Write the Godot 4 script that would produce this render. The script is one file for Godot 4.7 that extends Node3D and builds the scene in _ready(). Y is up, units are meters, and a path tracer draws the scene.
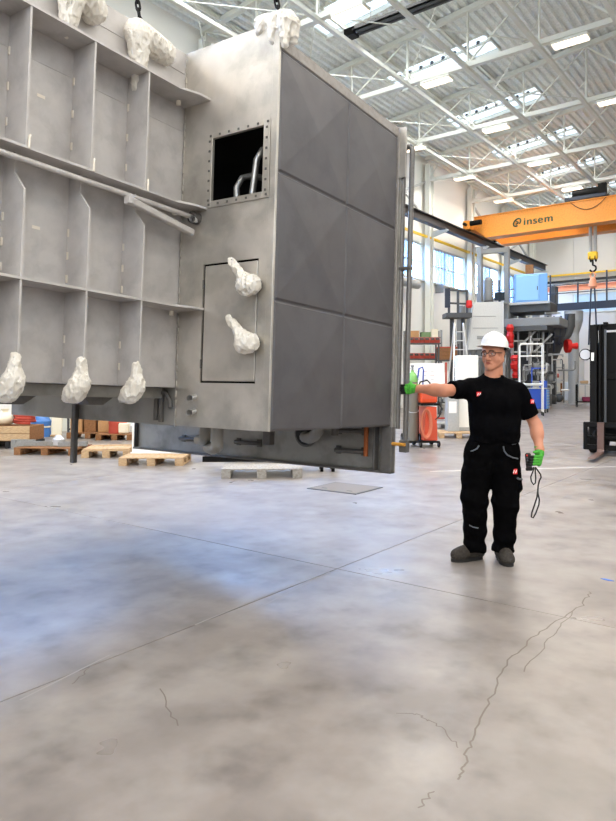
extends Node3D
# An assembly hall: a grey welded casing hangs from a crane, a worker steadies it.
# The hall's long axis is z (far end at z = -51.5), its window wall stands at x = -17.3.

class Shape:
	var v := PackedVector3Array()
	var n := PackedVector3Array()
	func tri(a: Vector3, b: Vector3, c: Vector3, na: Vector3, nb: Vector3, nc: Vector3) -> void:
		if (b - a).cross(c - a).dot(na + nb + nc) > 0.0:
			v.append(a); v.append(c); v.append(b)
			n.append(na); n.append(nc); n.append(nb)
		else:
			v.append(a); v.append(b); v.append(c)
			n.append(na); n.append(nb); n.append(nc)
	func flat(a: Vector3, b: Vector3, c: Vector3, hint: Vector3) -> void:
		var m := (b - a).cross(c - a).normalized()
		if m.dot(hint) < 0.0: m = -m
		tri(a, b, c, m, m, m)
	func quad(a: Vector3, b: Vector3, c: Vector3, d: Vector3, hint: Vector3) -> void:
		flat(a, b, c, hint); flat(a, c, d, hint)
	func box(c: Vector3, s: Vector3, bas := Basis.IDENTITY, bevel := -1.0) -> Shape:
		var h := s * 0.5
		var e: float = bevel
		if e < 0.0: e = minf(0.006, minf(h.x, minf(h.y, h.z)) * 0.3)
		for ax in 3:
			var i := (ax + 1) % 3
			var j := (ax + 2) % 3
			for sg in [-1.0, 1.0]:
				var nn := Vector3.ZERO; nn[ax] = sg
				var q := []
				for k in [[-1, -1], [1, -1], [1, 1], [-1, 1]]:
					var p := Vector3.ZERO
					p[ax] = sg * h[ax]; p[i] = k[0] * (h[i] - e); p[j] = k[1] * (h[j] - e)
					q.append(c + bas * p)
				quad(q[0], q[1], q[2], q[3], bas * nn)
		if e > 0.0:
			for ax in 3:
				var i := (ax + 1) % 3
				var j := (ax + 2) % 3
				for k in [[-1, -1], [1, -1], [1, 1], [-1, 1]]:
					var q := []
					for m in [[-1, 0], [1, 0], [1, 1], [-1, 1]]:
						var p := Vector3.ZERO
						p[ax] = m[0] * (h[ax] - e)
						p[i] = k[0] * (h[i] - (e if m[1] == 1 else 0.0))
						p[j] = k[1] * (h[j] - (0.0 if m[1] == 1 else e))
						q.append(c + bas * p)
					var nn := Vector3.ZERO; nn[i] = k[0]; nn[j] = k[1]
					quad(q[0], q[1], q[2], q[3], bas * nn)
			for sx in [-1, 1]:
				for sy in [-1, 1]:
					for sz in [-1, 1]:
						var sgn := Vector3(sx, sy, sz)
						var q := []
						for ax in 3:
							var p := sgn * (h - Vector3.ONE * e); p[ax] = sgn[ax] * h[ax]
							q.append(c + bas * p)
						flat(q[0], q[1], q[2], bas * sgn)
		return self
	func bar(a: Vector3, b: Vector3, w: float, d := -1.0, up := Vector3.UP) -> Shape:   # a square bar from a to b
		var z := (b - a).normalized()
		var x := up.cross(z)
		if x.length() < 0.05: x = Vector3.RIGHT.cross(z)
		if x.length() < 0.05: x = Vector3.FORWARD.cross(z)
		x = x.normalized()
		return box((a + b) * 0.5, Vector3(w, w if d < 0.0 else d, (b - a).length()), Basis(x, z.cross(x), z))
	func beam(a: Vector3, b: Vector3, w: float, h: float, t := 0.02) -> Shape:   # an I-beam, its web upright
		var z := (b - a).normalized()
		var x := Vector3.UP.cross(z)
		if x.length() < 0.05: x = Vector3.RIGHT
		x = x.normalized()
		var bs := Basis(x, z.cross(x), z)
		var c := (a + b) * 0.5
		var l := (b - a).length()
		box(c + bs.y * (h - t) * 0.5, Vector3(w, t, l), bs); box(c - bs.y * (h - t) * 0.5, Vector3(w, t, l), bs)
		return box(c, Vector3(t, h - 2 * t, l), bs)
	func tube(pts: Array, r, sides := 8, closed := false, caps := true) -> Shape:
		var k := pts.size()
		var rings := []
		var norms := []
		var last := Vector3.ZERO
		for i in k:
			var a: Vector3 = pts[(i - 1 + k) % k] if (closed or i > 0) else pts[i]
			var b: Vector3 = pts[(i + 1) % k] if (closed or i < k - 1) else pts[i]
			var t := (b - a).normalized()
			var x := last - t * last.dot(t)
			if x.length() < 0.01:
				x = t.cross(Vector3.UP)
				if x.length() < 0.1: x = t.cross(Vector3.RIGHT)
			x = x.normalized(); last = x
			var y := t.cross(x)
			var rr: float = r[i] if r is Array else r
			var ring := []
			var nr := []
			for s in sides:
				var ang := TAU * s / sides
				var d := x * cos(ang) + y * sin(ang)
				ring.append(pts[i] + d * rr); nr.append(d)
			rings.append(ring); norms.append(nr)
		for i in (k if closed else k - 1):
			var j := (i + 1) % k
			for s in sides:
				var u := (s + 1) % sides
				tri(rings[i][s], rings[j][s], rings[j][u], norms[i][s], norms[j][s], norms[j][u])
				tri(rings[i][s], rings[j][u], rings[i][u], norms[i][s], norms[j][u], norms[i][u])
		if caps and not closed:
			for e in [[0, 1], [k - 1, k - 2]]:
				var hint: Vector3 = pts[e[0]] - pts[e[1]]
				for s in sides - 2: flat(rings[e[0]][0], rings[e[0]][s + 1], rings[e[0]][s + 2], hint)
		return self
	func lathe(prof: Array, xf := Transform3D.IDENTITY, segs := 16) -> Shape:   # prof: [radius, height] from bottom to top
		for i in prof.size() - 1:
			var r0: float = prof[i][0]; var y0: float = prof[i][1]
			var r1: float = prof[i + 1][0]; var y1: float = prof[i + 1][1]
			var dn := Vector2(y1 - y0, r0 - r1).normalized()
			for s in segs:
				var a := TAU * s / segs
				var b := TAU * (s + 1) / segs
				var ca := Vector3(cos(a), 0, sin(a)); var cb := Vector3(cos(b), 0, sin(b))
				var na := xf.basis * (ca * dn.x + Vector3.UP * dn.y); var nb := xf.basis * (cb * dn.x + Vector3.UP * dn.y)
				var p := xf * (ca * r0 + Vector3.UP * y0); var q := xf * (cb * r0 + Vector3.UP * y0)
				var u := xf * (ca * r1 + Vector3.UP * y1); var w := xf * (cb * r1 + Vector3.UP * y1)
				if r0 > 0.0001: tri(p, q, w, na, nb, nb)
				if r1 > 0.0001: tri(p, w, u, na, nb, na)
		return self
	func prism(poly: PackedVector2Array, depth: float, xf := Transform3D.IDENTITY) -> Shape:
		var idx := Geometry2D.triangulate_polygon(poly)
		var h := Vector3(0, 0, depth * 0.5)
		for i in range(0, idx.size(), 3):
			for sg in [-1.0, 1.0]:
				var q := []
				for m in 3: q.append(xf * (Vector3(poly[idx[i + m]].x, poly[idx[i + m]].y, 0) + h * sg))
				flat(q[0], q[1], q[2], xf.basis.z * sg)
		var cw := -1.0 if Geometry2D.is_polygon_clockwise(poly) else 1.0
		for i in poly.size():
			var a := poly[i]; var b := poly[(i + 1) % poly.size()]
			var d := b - a
			var m := xf.basis * (Vector3(d.y, -d.x, 0) * cw)
			var a3 := Vector3(a.x, a.y, 0); var b3 := Vector3(b.x, b.y, 0)
			quad(xf * (a3 - h), xf * (b3 - h), xf * (b3 + h), xf * (a3 + h), m)
		return self
	func ball(c: Vector3, r: Vector3, bas := Basis.IDENTITY, segs := 14) -> Shape:
		var rings := segs / 2
		for i in rings:
			for s in segs:
				var q := []
				for m in [[i, s], [i + 1, s], [i + 1, s + 1], [i, s + 1]]:
					var th: float = PI * m[0] / rings
					var ph: float = TAU * m[1] / segs
					q.append(Vector3(sin(th) * cos(ph), cos(th), sin(th) * sin(ph)))
				var P := []
				var N := []
				for d in q:
					P.append(c + bas * (d * r)); N.append((bas * (d / r)).normalized())
				if i < rings - 1: tri(P[0], P[1], P[2], N[0], N[1], N[2])
				if i > 0: tri(P[0], P[2], P[3], N[0], N[2], N[3])
		return self
	func mesh() -> ArrayMesh:
		var a := []
		a.resize(Mesh.ARRAY_MAX)
		a[Mesh.ARRAY_VERTEX] = v; a[Mesh.ARRAY_NORMAL] = n
		var m := ArrayMesh.new()
		m.add_surface_from_arrays(Mesh.PRIMITIVE_TRIANGLES, a)
		return m

# A field of tapered capsules joined by a smooth minimum, meshed as surface nets.
class Field:
	var cell := 0.012
	var lo := Vector3.ZERO
	var nx := 0
	var ny := 0
	var nz := 0
	var f := PackedFloat32Array()
	var k := 0.03
	func start(a: Vector3, b: Vector3, c: float, blend: float) -> Field:
		cell = c; lo = a; k = blend
		nx = int((b.x - a.x) / c) + 2; ny = int((b.y - a.y) / c) + 2; nz = int((b.z - a.z) / c) + 2
		f.resize(nx * ny * nz); f.fill(1.0)
		return self
	func bone(a: Vector3, b: Vector3, ra: float, rb: float, squash := Vector3.ONE, blend := -1.0) -> void:   # squash > 1 thins that axis
		var kk: float = k if blend < 0.0 else blend
		var reach := maxf(ra, rb) + kk + 2.0 * cell
		var mn := Vector3(minf(a.x, b.x), minf(a.y, b.y), minf(a.z, b.z)) - Vector3.ONE * reach
		var mx := Vector3(maxf(a.x, b.x), maxf(a.y, b.y), maxf(a.z, b.z)) + Vector3.ONE * reach
		var i0 := maxi(0, int((mn.x - lo.x) / cell)); var i1 := mini(nx - 1, int((mx.x - lo.x) / cell) + 1)
		var j0 := maxi(0, int((mn.y - lo.y) / cell)); var j1 := mini(ny - 1, int((mx.y - lo.y) / cell) + 1)
		var k0 := maxi(0, int((mn.z - lo.z) / cell)); var k1 := mini(nz - 1, int((mx.z - lo.z) / cell) + 1)
		var ab := (b - a) * squash
		var l2 := maxf(ab.length_squared(), 1e-9)
		for z in range(k0, k1 + 1):
			for y in range(j0, j1 + 1):
				var row := (z * ny + y) * nx
				for x in range(i0, i1 + 1):
					var p := (lo + Vector3(x, y, z) * cell - a) * squash
					var t := clampf(p.dot(ab) / l2, 0.0, 1.0)
					var d := (p - ab * t).length() - (ra + (rb - ra) * t)
					var o := f[row + x]
					if kk > 0.0:
						var h := maxf(kk - absf(d - o), 0.0) / kk
						f[row + x] = minf(d, o) - h * h * kk * 0.25
					elif d < o: f[row + x] = d
	func change(fn: Callable, band := 0.06) -> void:    # fn(point, distance) -> distance
		for z in nz:
			for y in ny:
				var row := (z * ny + y) * nx
				for x in nx:
					if absf(f[row + x]) < band: f[row + x] = fn.call(lo + Vector3(x, y, z) * cell, f[row + x])
	func cut(fn: Callable) -> void:                     # keep where fn(point) < 0
		for z in nz:
			for y in ny:
				var row := (z * ny + y) * nx
				for x in nx:
					if f[row + x] < 0.1: f[row + x] = maxf(f[row + x], fn.call(lo + Vector3(x, y, z) * cell))
	func net(into: Shape, smooth := true) -> Shape:
		var at := {}
		var pos := PackedVector3Array()
		var nor := PackedVector3Array()
		var sx := 1; var sy := nx; var sz := nx * ny
		var off := [0, sx, sy, sx + sy, sz, sx + sz, sy + sz, sx + sy + sz]
		for z in nz - 1:
			for y in ny - 1:
				for x in nx - 1:
					var i := (z * ny + y) * nx + x
					if absf(f[i]) > cell * 3.0: continue
					var m := 0
					for c in 8:
						if f[i + off[c]] < 0.0: m += 1
					if m == 0 or m == 8: continue
					var s := Vector3.ZERO
					var cnt := 0
					for c in 8:
						for b in [1, 2, 4]:
							if c & b: continue
							var fa := f[i + off[c]]; var fb := f[i + off[c | b]]
							if (fa < 0.0) != (fb < 0.0):
								var t := fa / (fa - fb)
								var q := Vector3(c & 1, (c >> 1) & 1, (c >> 2) & 1)
								var e := Vector3(1 if b == 1 else 0, 1 if b == 2 else 0, 1 if b == 4 else 0)
								s += q + e * t; cnt += 1
					at[i] = pos.size()
					pos.append(lo + (Vector3(x, y, z) + s / cnt) * cell)
					var g := Vector3(f[i + sx] + f[i + sx + sy] + f[i + sx + sz] + f[i + sx + sy + sz] - f[i] - f[i + sy] - f[i + sz] - f[i + sy + sz],
						f[i + sy] + f[i + sx + sy] + f[i + sy + sz] + f[i + sx + sy + sz] - f[i] - f[i + sx] - f[i + sz] - f[i + sx + sz],
						f[i + sz] + f[i + sx + sz] + f[i + sy + sz] + f[i + sx + sy + sz] - f[i] - f[i + sx] - f[i + sy] - f[i + sx + sy])
					nor.append(g.normalized())
		for i in at:
			for ax in 3:
				var st: int = [sx, sy, sz][ax]
				var u: int = [sy, sz, sx][ax]
				var w: int = [sz, sx, sy][ax]
				var fa: float = f[i]; var fb: float = f[i + st]
				if (fa < 0.0) == (fb < 0.0): continue
				if not (at.has(i - u) and at.has(i - w) and at.has(i - u - w)): continue
				var q := [at[i], at[i - u], at[i - u - w], at[i - w]]
				if smooth:
					into.tri(pos[q[0]], pos[q[1]], pos[q[2]], nor[q[0]], nor[q[1]], nor[q[2]])
					into.tri(pos[q[0]], pos[q[2]], pos[q[3]], nor[q[0]], nor[q[2]], nor[q[3]])
				else:
					into.quad(pos[q[0]], pos[q[1]], pos[q[2]], pos[q[3]], nor[q[0]] + nor[q[2]])
		return into

var M := {}
var used := {}
var rng := RandomNumberGenerator.new()
const ORD := ["first", "second", "third", "fourth", "fifth", "sixth", "seventh", "eighth", "ninth", "tenth", "eleventh", "twelfth"]

func numbered(called: String) -> String:
	var k: int = used.get(called, 0)
	used[called] = k + 1
	return called if k == 0 else "%s_%03d" % [called, k]

func tag(o: Node, label: String, category: String, group := "", kind := "") -> Node:
	if label: o.set_meta("label", label)
	if category: o.set_meta("category", category)
	if group: o.set_meta("group", group)
	if kind: o.set_meta("kind", kind)
	return o

func thing(called: String, label: String, category: String, at := Vector3.ZERO, turn := 0.0, group := "") -> Node3D:
	var o := Node3D.new()
	o.name = numbered(called)
	add_child(o, true)
	o.position = at; o.rotation.y = turn
	tag(o, label, category, group)
	return o

func obj(called: String, s, m: Material, parent: Node = null, label := "") -> MeshInstance3D:
	var o := MeshInstance3D.new()
	o.mesh = s.mesh() if s is Shape else s
	o.material_override = m
	o.cast_shadow = GeometryInstance3D.SHADOW_CASTING_SETTING_ON
	if parent == null:
		o.name = numbered(called); add_child(o, true)
	else:
		o.name = called; parent.add_child(o, true)
	if label: o.set_meta("label", label)
	return o

func struct(called: String, s, m: Material) -> MeshInstance3D:
	var o := obj(called, s, m)
	o.set_meta("kind", "structure")
	return o

func copy(o: Node3D, label: String, at: Vector3, turn := 0.0) -> Node3D:
	var c: Node3D = o.duplicate()
	var stem := String(o.name)
	c.name = numbered(stem)
	add_child(c, true)
	c.position = at; c.rotation.y = turn
	c.set_meta("label", label)
	return c

func sh() -> Shape: return Shape.new()

func noise_tex(seed_: int, freq: float, oct: int, stops: Array, size := 512, kind := FastNoiseLite.TYPE_SIMPLEX_SMOOTH, warp := 0.0) -> ImageTexture:
	# stops: [[0..1, Color], ...]
	var nz := FastNoiseLite.new()
	nz.seed = seed_; nz.frequency = freq; nz.fractal_octaves = oct; nz.noise_type = kind; nz.fractal_gain = 0.55
	if warp > 0.0:
		nz.domain_warp_enabled = true; nz.domain_warp_amplitude = warp; nz.domain_warp_frequency = freq
	var mg := size / 4                 # the last quarter fades into the first, so that the tile repeats without a seam
	var big := size + mg
	var im := nz.get_image(big, big)
	im.convert(Image.FORMAT_L8)
	var g := Gradient.new()
	var off := PackedFloat32Array()
	var col := PackedColorArray()
	for s in stops:
		off.append(s[0]); col.append(s[1])
	g.offsets = off; g.colors = col
	var lut := PackedByteArray()
	for i in 256:
		var c := g.sample(i / 255.0)
		lut.append(int(c.r * 255.0)); lut.append(int(c.g * 255.0)); lut.append(int(c.b * 255.0))
	var src := im.get_data()
	var out := PackedByteArray()
	out.resize(size * size * 3)
	for y in size:
		var ty := 1.0 - float(y) / mg if y < mg else 0.0
		for x in size:
			var val := float(src[y * big + x])
			var tx := 1.0 - float(x) / mg if x < mg else 0.0
			if tx > 0.0 or ty > 0.0:
				var a := lerpf(val, float(src[y * big + (x + size if tx > 0.0 else x)]), tx)
				var yy := y + size if ty > 0.0 else y
				var b := lerpf(float(src[yy * big + x]), float(src[yy * big + (x + size if tx > 0.0 else x)]), tx)
				val = lerpf(a, b, ty)
			var k := int(val) * 3
			var i := (y * size + x) * 3
			out[i] = lut[k]; out[i + 1] = lut[k + 1]; out[i + 2] = lut[k + 2]
	return ImageTexture.create_from_image(Image.create_from_data(size, size, false, Image.FORMAT_RGB8, out))

func gray(x: float) -> Color: return Color(x, x, x)

func mat(c: Color, rough := 0.6, metal := 0.0) -> StandardMaterial3D:
	var m := StandardMaterial3D.new()
	m.albedo_color = c; m.roughness = rough; m.metallic = metal
	return m

func tmat(t: Texture2D, scale: float, rough := 0.6, metal := 0.0, tint := Color.WHITE, rt: Texture2D = null) -> StandardMaterial3D:
	var m := mat(tint, rough, metal)
	m.albedo_texture = t
	m.uv1_triplanar = true; m.uv1_world_triplanar = true
	m.uv1_scale = Vector3.ONE * scale
	if rt:
		m.roughness_texture = rt; m.roughness_texture_channel = BaseMaterial3D.TEXTURE_CHANNEL_RED
	return m

func materials() -> void:
	var blotch := noise_tex(11, 0.006, 6, [[0.0, gray(0.72)], [0.35, gray(0.86)], [0.6, gray(0.97)], [1.0, gray(1.0)]], 512, FastNoiseLite.TYPE_SIMPLEX_SMOOTH, 30.0)
	var fine := noise_tex(12, 0.03, 4, [[0.0, gray(0.86)], [0.5, gray(0.97)], [1.0, gray(1.0)]])
	var soft := noise_tex(14, 0.012, 5, [[0.0, gray(0.86)], [0.5, gray(0.95)], [1.0, gray(1.0)]], 512, FastNoiseLite.TYPE_SIMPLEX_SMOOTH, 40.0)
	var rough := noise_tex(13, 0.008, 5, [[0.0, gray(0.65)], [1.0, gray(1.0)]])
	var floor_t := noise_tex(5, 0.008, 7, [[0.0, Color(0.66, 0.635, 0.615)], [0.36, Color(0.70, 0.675, 0.655)], [0.5, Color(0.735, 0.71, 0.69)], [0.68, Color(0.76, 0.74, 0.72)], [1.0, Color(0.82, 0.80, 0.78)]], 1024)
	var floor_r := noise_tex(6, 0.01, 5, [[0.0, gray(0.55)], [0.5, gray(0.8)], [1.0, gray(1.0)]])
	M.floor = tmat(floor_t, 0.17, 0.46, 0.0, Color(0.74, 0.725, 0.715), floor_r)
	M.floor.detail_enabled = true
	M.floor.detail_blend_mode = BaseMaterial3D.BLEND_MODE_MUL
	M.floor.detail_albedo = noise_tex(7, 0.03, 5, [[0.0, gray(0.80)], [0.35, gray(0.93)], [0.6, gray(0.98)], [1.0, gray(1.0)]])
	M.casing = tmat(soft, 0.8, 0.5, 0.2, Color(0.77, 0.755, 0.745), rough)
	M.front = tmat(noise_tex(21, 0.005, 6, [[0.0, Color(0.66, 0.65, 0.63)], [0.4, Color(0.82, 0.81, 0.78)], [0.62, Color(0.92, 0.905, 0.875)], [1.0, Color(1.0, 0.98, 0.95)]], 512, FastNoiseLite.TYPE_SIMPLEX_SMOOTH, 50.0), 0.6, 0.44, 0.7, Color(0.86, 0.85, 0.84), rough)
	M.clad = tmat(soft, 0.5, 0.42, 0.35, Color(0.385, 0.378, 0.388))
	M.clad_edge = tmat(fine, 1.0, 0.5, 0.2, Color(0.62, 0.60, 0.58))
	M.under = tmat(blotch, 0.8, 0.5, 0.2, Color(0.60, 0.59, 0.565), rough)
	M.dark_steel = tmat(fine, 1.0, 0.5, 0.2, Color(0.38, 0.37, 0.36))
	M.black_steel = mat(Color(0.075, 0.073, 0.072), 0.5, 0.0)
	M.black_steel.metallic_specular = 0.25
	M.pipe = tmat(fine, 2.0, 0.32, 0.7, Color(0.62, 0.62, 0.61))
	M.pipe_grey = tmat(fine, 2.0, 0.4, 0.4, Color(0.44, 0.43, 0.42))
	M.peg = mat(Color(0.78, 0.55, 0.20), 0.6)
	M.weld = mat(Color(0.86, 0.83, 0.78), 0.5, 0.2)
	M.rust = mat(Color(0.66, 0.36, 0.18), 0.8)
	M.film = mat(Color(0.86, 0.84, 0.80), 0.3)
	M.film.metallic_specular = 0.6
	M.film.backlight_enabled = true
	M.film.backlight = Color(0.5, 0.48, 0.46)
	M.white_steel = mat(Color(0.84, 0.85, 0.82), 0.55)
	M.deck = tmat(fine, 0.4, 0.6, 0.0, Color(0.93, 0.95, 0.94))
	M.wall = mat(Color(0.90, 0.90, 0.88), 0.8)
	M.wall_far = mat(Color(0.84, 0.83, 0.80), 0.8)
	M.polycarbonate = mat(Color(0.88, 0.88, 0.86), 0.4)
	M.unseen_dark_trim = mat(Color(0.45, 0.45, 0.44), 0.7)  # lower walls out of view, dark so that the casing reflects less below
	M.runway = mat(Color(0.14, 0.14, 0.15), 0.5, 0.1)
	M.orange = tmat(fine, 0.6, 0.5, 0.0, Color(0.90, 0.58, 0.20))
	M.logo_green = mat(Color(0.05, 0.26, 0.14), 0.5)
	M.yellow = mat(Color(0.93, 0.76, 0.16), 0.5)
	M.red = mat(Color(0.80, 0.10, 0.08), 0.45)
	M.red_dull = mat(Color(0.66, 0.24, 0.17), 0.55)
	M.coral = mat(Color(0.83, 0.33, 0.21), 0.45)
	M.blue = mat(Color(0.11, 0.28, 0.66), 0.4)
	M.blue_door = mat(Color(0.52, 0.72, 0.92), 0.4)
	M.blue_light = mat(Color(0.42, 0.63, 0.86), 0.4)
	M.navy = mat(Color(0.15, 0.19, 0.26), 0.5, 0.1)
	M.green = mat(Color(0.30, 0.66, 0.20), 0.6)
	M.green_pale = mat(Color(0.49, 0.72, 0.40), 0.4)
	M.grey = tmat(fine, 1.5, 0.5, 0.1, Color(0.52, 0.53, 0.53))
	M.grey_dark = tmat(fine, 1.5, 0.5, 0.2, Color(0.30, 0.31, 0.32))
	M.grey_light = tmat(fine, 1.5, 0.45, 0.2, Color(0.72, 0.73, 0.73))
	M.alu = mat(Color(0.80, 0.80, 0.80), 0.35, 0.7)
	M.white = mat(Color(0.93, 0.93, 0.91), 0.5)
	M.paper = mat(Color(0.95, 0.94, 0.94), 0.7)
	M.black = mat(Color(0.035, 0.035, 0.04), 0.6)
	M.rubber = mat(Color(0.05, 0.05, 0.05), 0.8)
	var grain := noise_tex(31, 0.02, 4, [[0.0, Color(0.56, 0.45, 0.34)], [0.5, Color(0.74, 0.62, 0.47)], [1.0, Color(0.85, 0.75, 0.60)]])
	M.wood = tmat(grain, 2.0, 0.8)
	M.wood.uv1_scale = Vector3(1.2, 6.0, 1.2)
	M.wood_grey = tmat(noise_tex(32, 0.02, 4, [[0.0, Color(0.48, 0.46, 0.43)], [0.5, Color(0.64, 0.62, 0.59)], [1.0, Color(0.76, 0.74, 0.70)]]), 2.0, 0.85)
	M.wood_dark = tmat(grain, 2.0, 0.85, 0.0, Color(0.72, 0.60, 0.50))
	M.card = tmat(fine, 2.0, 0.85, 0.0, Color(0.72, 0.55, 0.37))
	M.tarp = mat(Color(0.24, 0.45, 0.72), 0.4)
	M.cream = mat(Color(0.88, 0.85, 0.76), 0.6)
	var cloth := noise_tex(41, 0.02, 4, [[0.0, gray(0.6)], [1.0, gray(1.0)]])
	M.shirt = tmat(cloth, 3.0, 0.9, 0.0, Color(0.045, 0.045, 0.055))
	M.trouser = tmat(cloth, 3.0, 0.9, 0.0, Color(0.04, 0.04, 0.045))
	M.shirt.metallic_specular = 0.12; M.trouser.metallic_specular = 0.12
	M.piping = mat(Color(0.33, 0.35, 0.38), 0.7)
	M.skin = mat(Color(0.74, 0.50, 0.39), 0.55)
	M.skin.subsurf_scatter_enabled = true
	M.skin.subsurf_scatter_strength = 0.05
	M.lip = mat(Color(0.62, 0.33, 0.29), 0.5)
	M.hair = mat(Color(0.10, 0.075, 0.06), 0.7)
	M.eye = mat(Color(0.66, 0.64, 0.62), 0.25)
	M.helmet = mat(Color(0.87, 0.87, 0.86), 0.3)
	M.glove = tmat(cloth, 4.0, 0.85, 0.0, Color(0.33, 0.76, 0.24))
	M.glove_palm = mat(Color(0.05, 0.06, 0.05), 0.75)
	M.boot = tmat(cloth, 4.0, 0.75, 0.0, Color(0.31, 0.29, 0.27))
	M.boot.metallic_specular = 0.2
	M.boot_dark = mat(Color(0.09, 0.085, 0.085), 0.7)
	M.patch = mat(Color(0.86, 0.12, 0.16), 0.6)
	M.lens = mat(Color(0.9, 0.93, 0.95, 0.06), 0.05)
	M.lens.transparency = BaseMaterial3D.TRANSPARENCY_ALPHA
	M.glass = mat(Color(0.95, 0.98, 1.0, 0.06), 0.02)
	M.glass.transparency = BaseMaterial3D.TRANSPARENCY_ALPHA
	M.glass_blue = mat(Color(0.30, 0.66, 0.93, 0.72), 0.02)
	M.glass_blue.transparency = BaseMaterial3D.TRANSPARENCY_ALPHA
	M.lamp = mat(Color(1, 1, 1), 0.5)
	M.lamp.emission_enabled = true
	M.lamp.emission = Color(1.0, 0.90, 0.78); M.lamp.emission_energy_multiplier = 2.2
	M.skylight = mat(Color(0.9, 0.95, 1.0), 0.3)
	M.skylight.emission_enabled = true
	M.skylight.emission = Color(0.86, 0.93, 1.0); M.skylight.emission_energy_multiplier = 1.3
	M.remote = mat(Color(0.13, 0.085, 0.07), 0.45)
	M.spatter = mat(Color(0.72, 0.70, 0.66), 0.6)
	M.crack = mat(Color(0.46, 0.43, 0.40), 0.9)
	M.joint = mat(Color(0.26, 0.25, 0.24), 0.9)
	M.line = mat(Color(0.84, 0.82, 0.79), 0.6)
	M.chip = mat(Color(0.25, 0.45, 0.80), 0.5)
	M.sling = mat(Color(0.90, 0.61, 0.47), 0.6)

const WALL_X := -17.3
const FAR_Z := -51.5
const NEAR_Z := 11.0
const BAY := 5.65
const Z0 := -16.25          # a truss stands here and every BAY from here
const UNSEEN_WIN_E := 230.0  # strength of the unseen window light behind the camera
const CHORD := 12.47

func eave(x: float) -> float: return 13.85 + 0.1 * (x - WALL_X) if x < 0.0 else 13.85 + 0.1 * (-WALL_X - x)

func area_light(called: String, at: Vector3, size: Vector2, color: Color, energy: float) -> void:   # faces down
	var l := AreaLight3D.new()
	l.name = numbered(called)
	l.area_size = size
	l.light_color = color; l.light_energy = energy
	l.shadow_enabled = true
	l.set("area_range", 60.0); l.set("area_attenuation", 2.0)
	add_child(l, true)
	l.position = at; l.rotation.x = -PI / 2

func camera_and_light() -> void:
	var cam := Camera3D.new()
	cam.name = "camera"
	add_child(cam, true)
	cam.position = Vector3(0, 1.465, 0)
	cam.rotation.y = deg_to_rad(37.5)
	# a level camera of 660 pixels focal length whose frame reaches a little further down than up
	var near := 0.05
	cam.set_frustum(near * 616.0 / 660.0, Vector2(0, -near * 30.5 / 660.0), near, 200.0)
	cam.keep_aspect = Camera3D.KEEP_WIDTH
	cam.current = true
	var env := Environment.new()
	var sky := Sky.new()
	var sm := ProceduralSkyMaterial.new()
	sm.sky_top_color = Color(0.46, 0.68, 1.0)
	sm.sky_horizon_color = Color(0.74, 0.88, 1.0)
	sm.ground_horizon_color = Color(0.62, 0.64, 0.66)
	sm.ground_bottom_color = Color(0.42, 0.42, 0.42)
	sm.sky_energy_multiplier = 5.0
	sm.ground_energy_multiplier = 2.0
	sky.sky_material = sm
	env.sky = sky
	env.background_mode = Environment.BG_SKY
	env.ambient_light_source = Environment.AMBIENT_SOURCE_DISABLED
	env.tonemap_mode = Environment.TONE_MAPPER_LINEAR
	env.tonemap_exposure = 1.0
	env.sdfgi_enabled = true; env.ssao_enabled = true; env.ssil_enabled = true
	var we := WorldEnvironment.new()
	we.name = "world_environment"
	we.environment = env
	add_child(we, true)
	# daylight through the rooflights: one strip of light under every roof opening, unseen ones too
	for k in range(-4, 7):
		var zc := Z0 - BAY * k - BAY * 0.5
		for side in [-1.0, 1.0]:
			if zc < FAR_Z or zc > NEAR_Z: continue
			area_light("rooflight_daylight", Vector3(side * 12.15, eave(12.15) - 0.25, zc), Vector2(4.4, 1.4), Color(1.0, 1.0, 0.99), 28.0)

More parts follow.
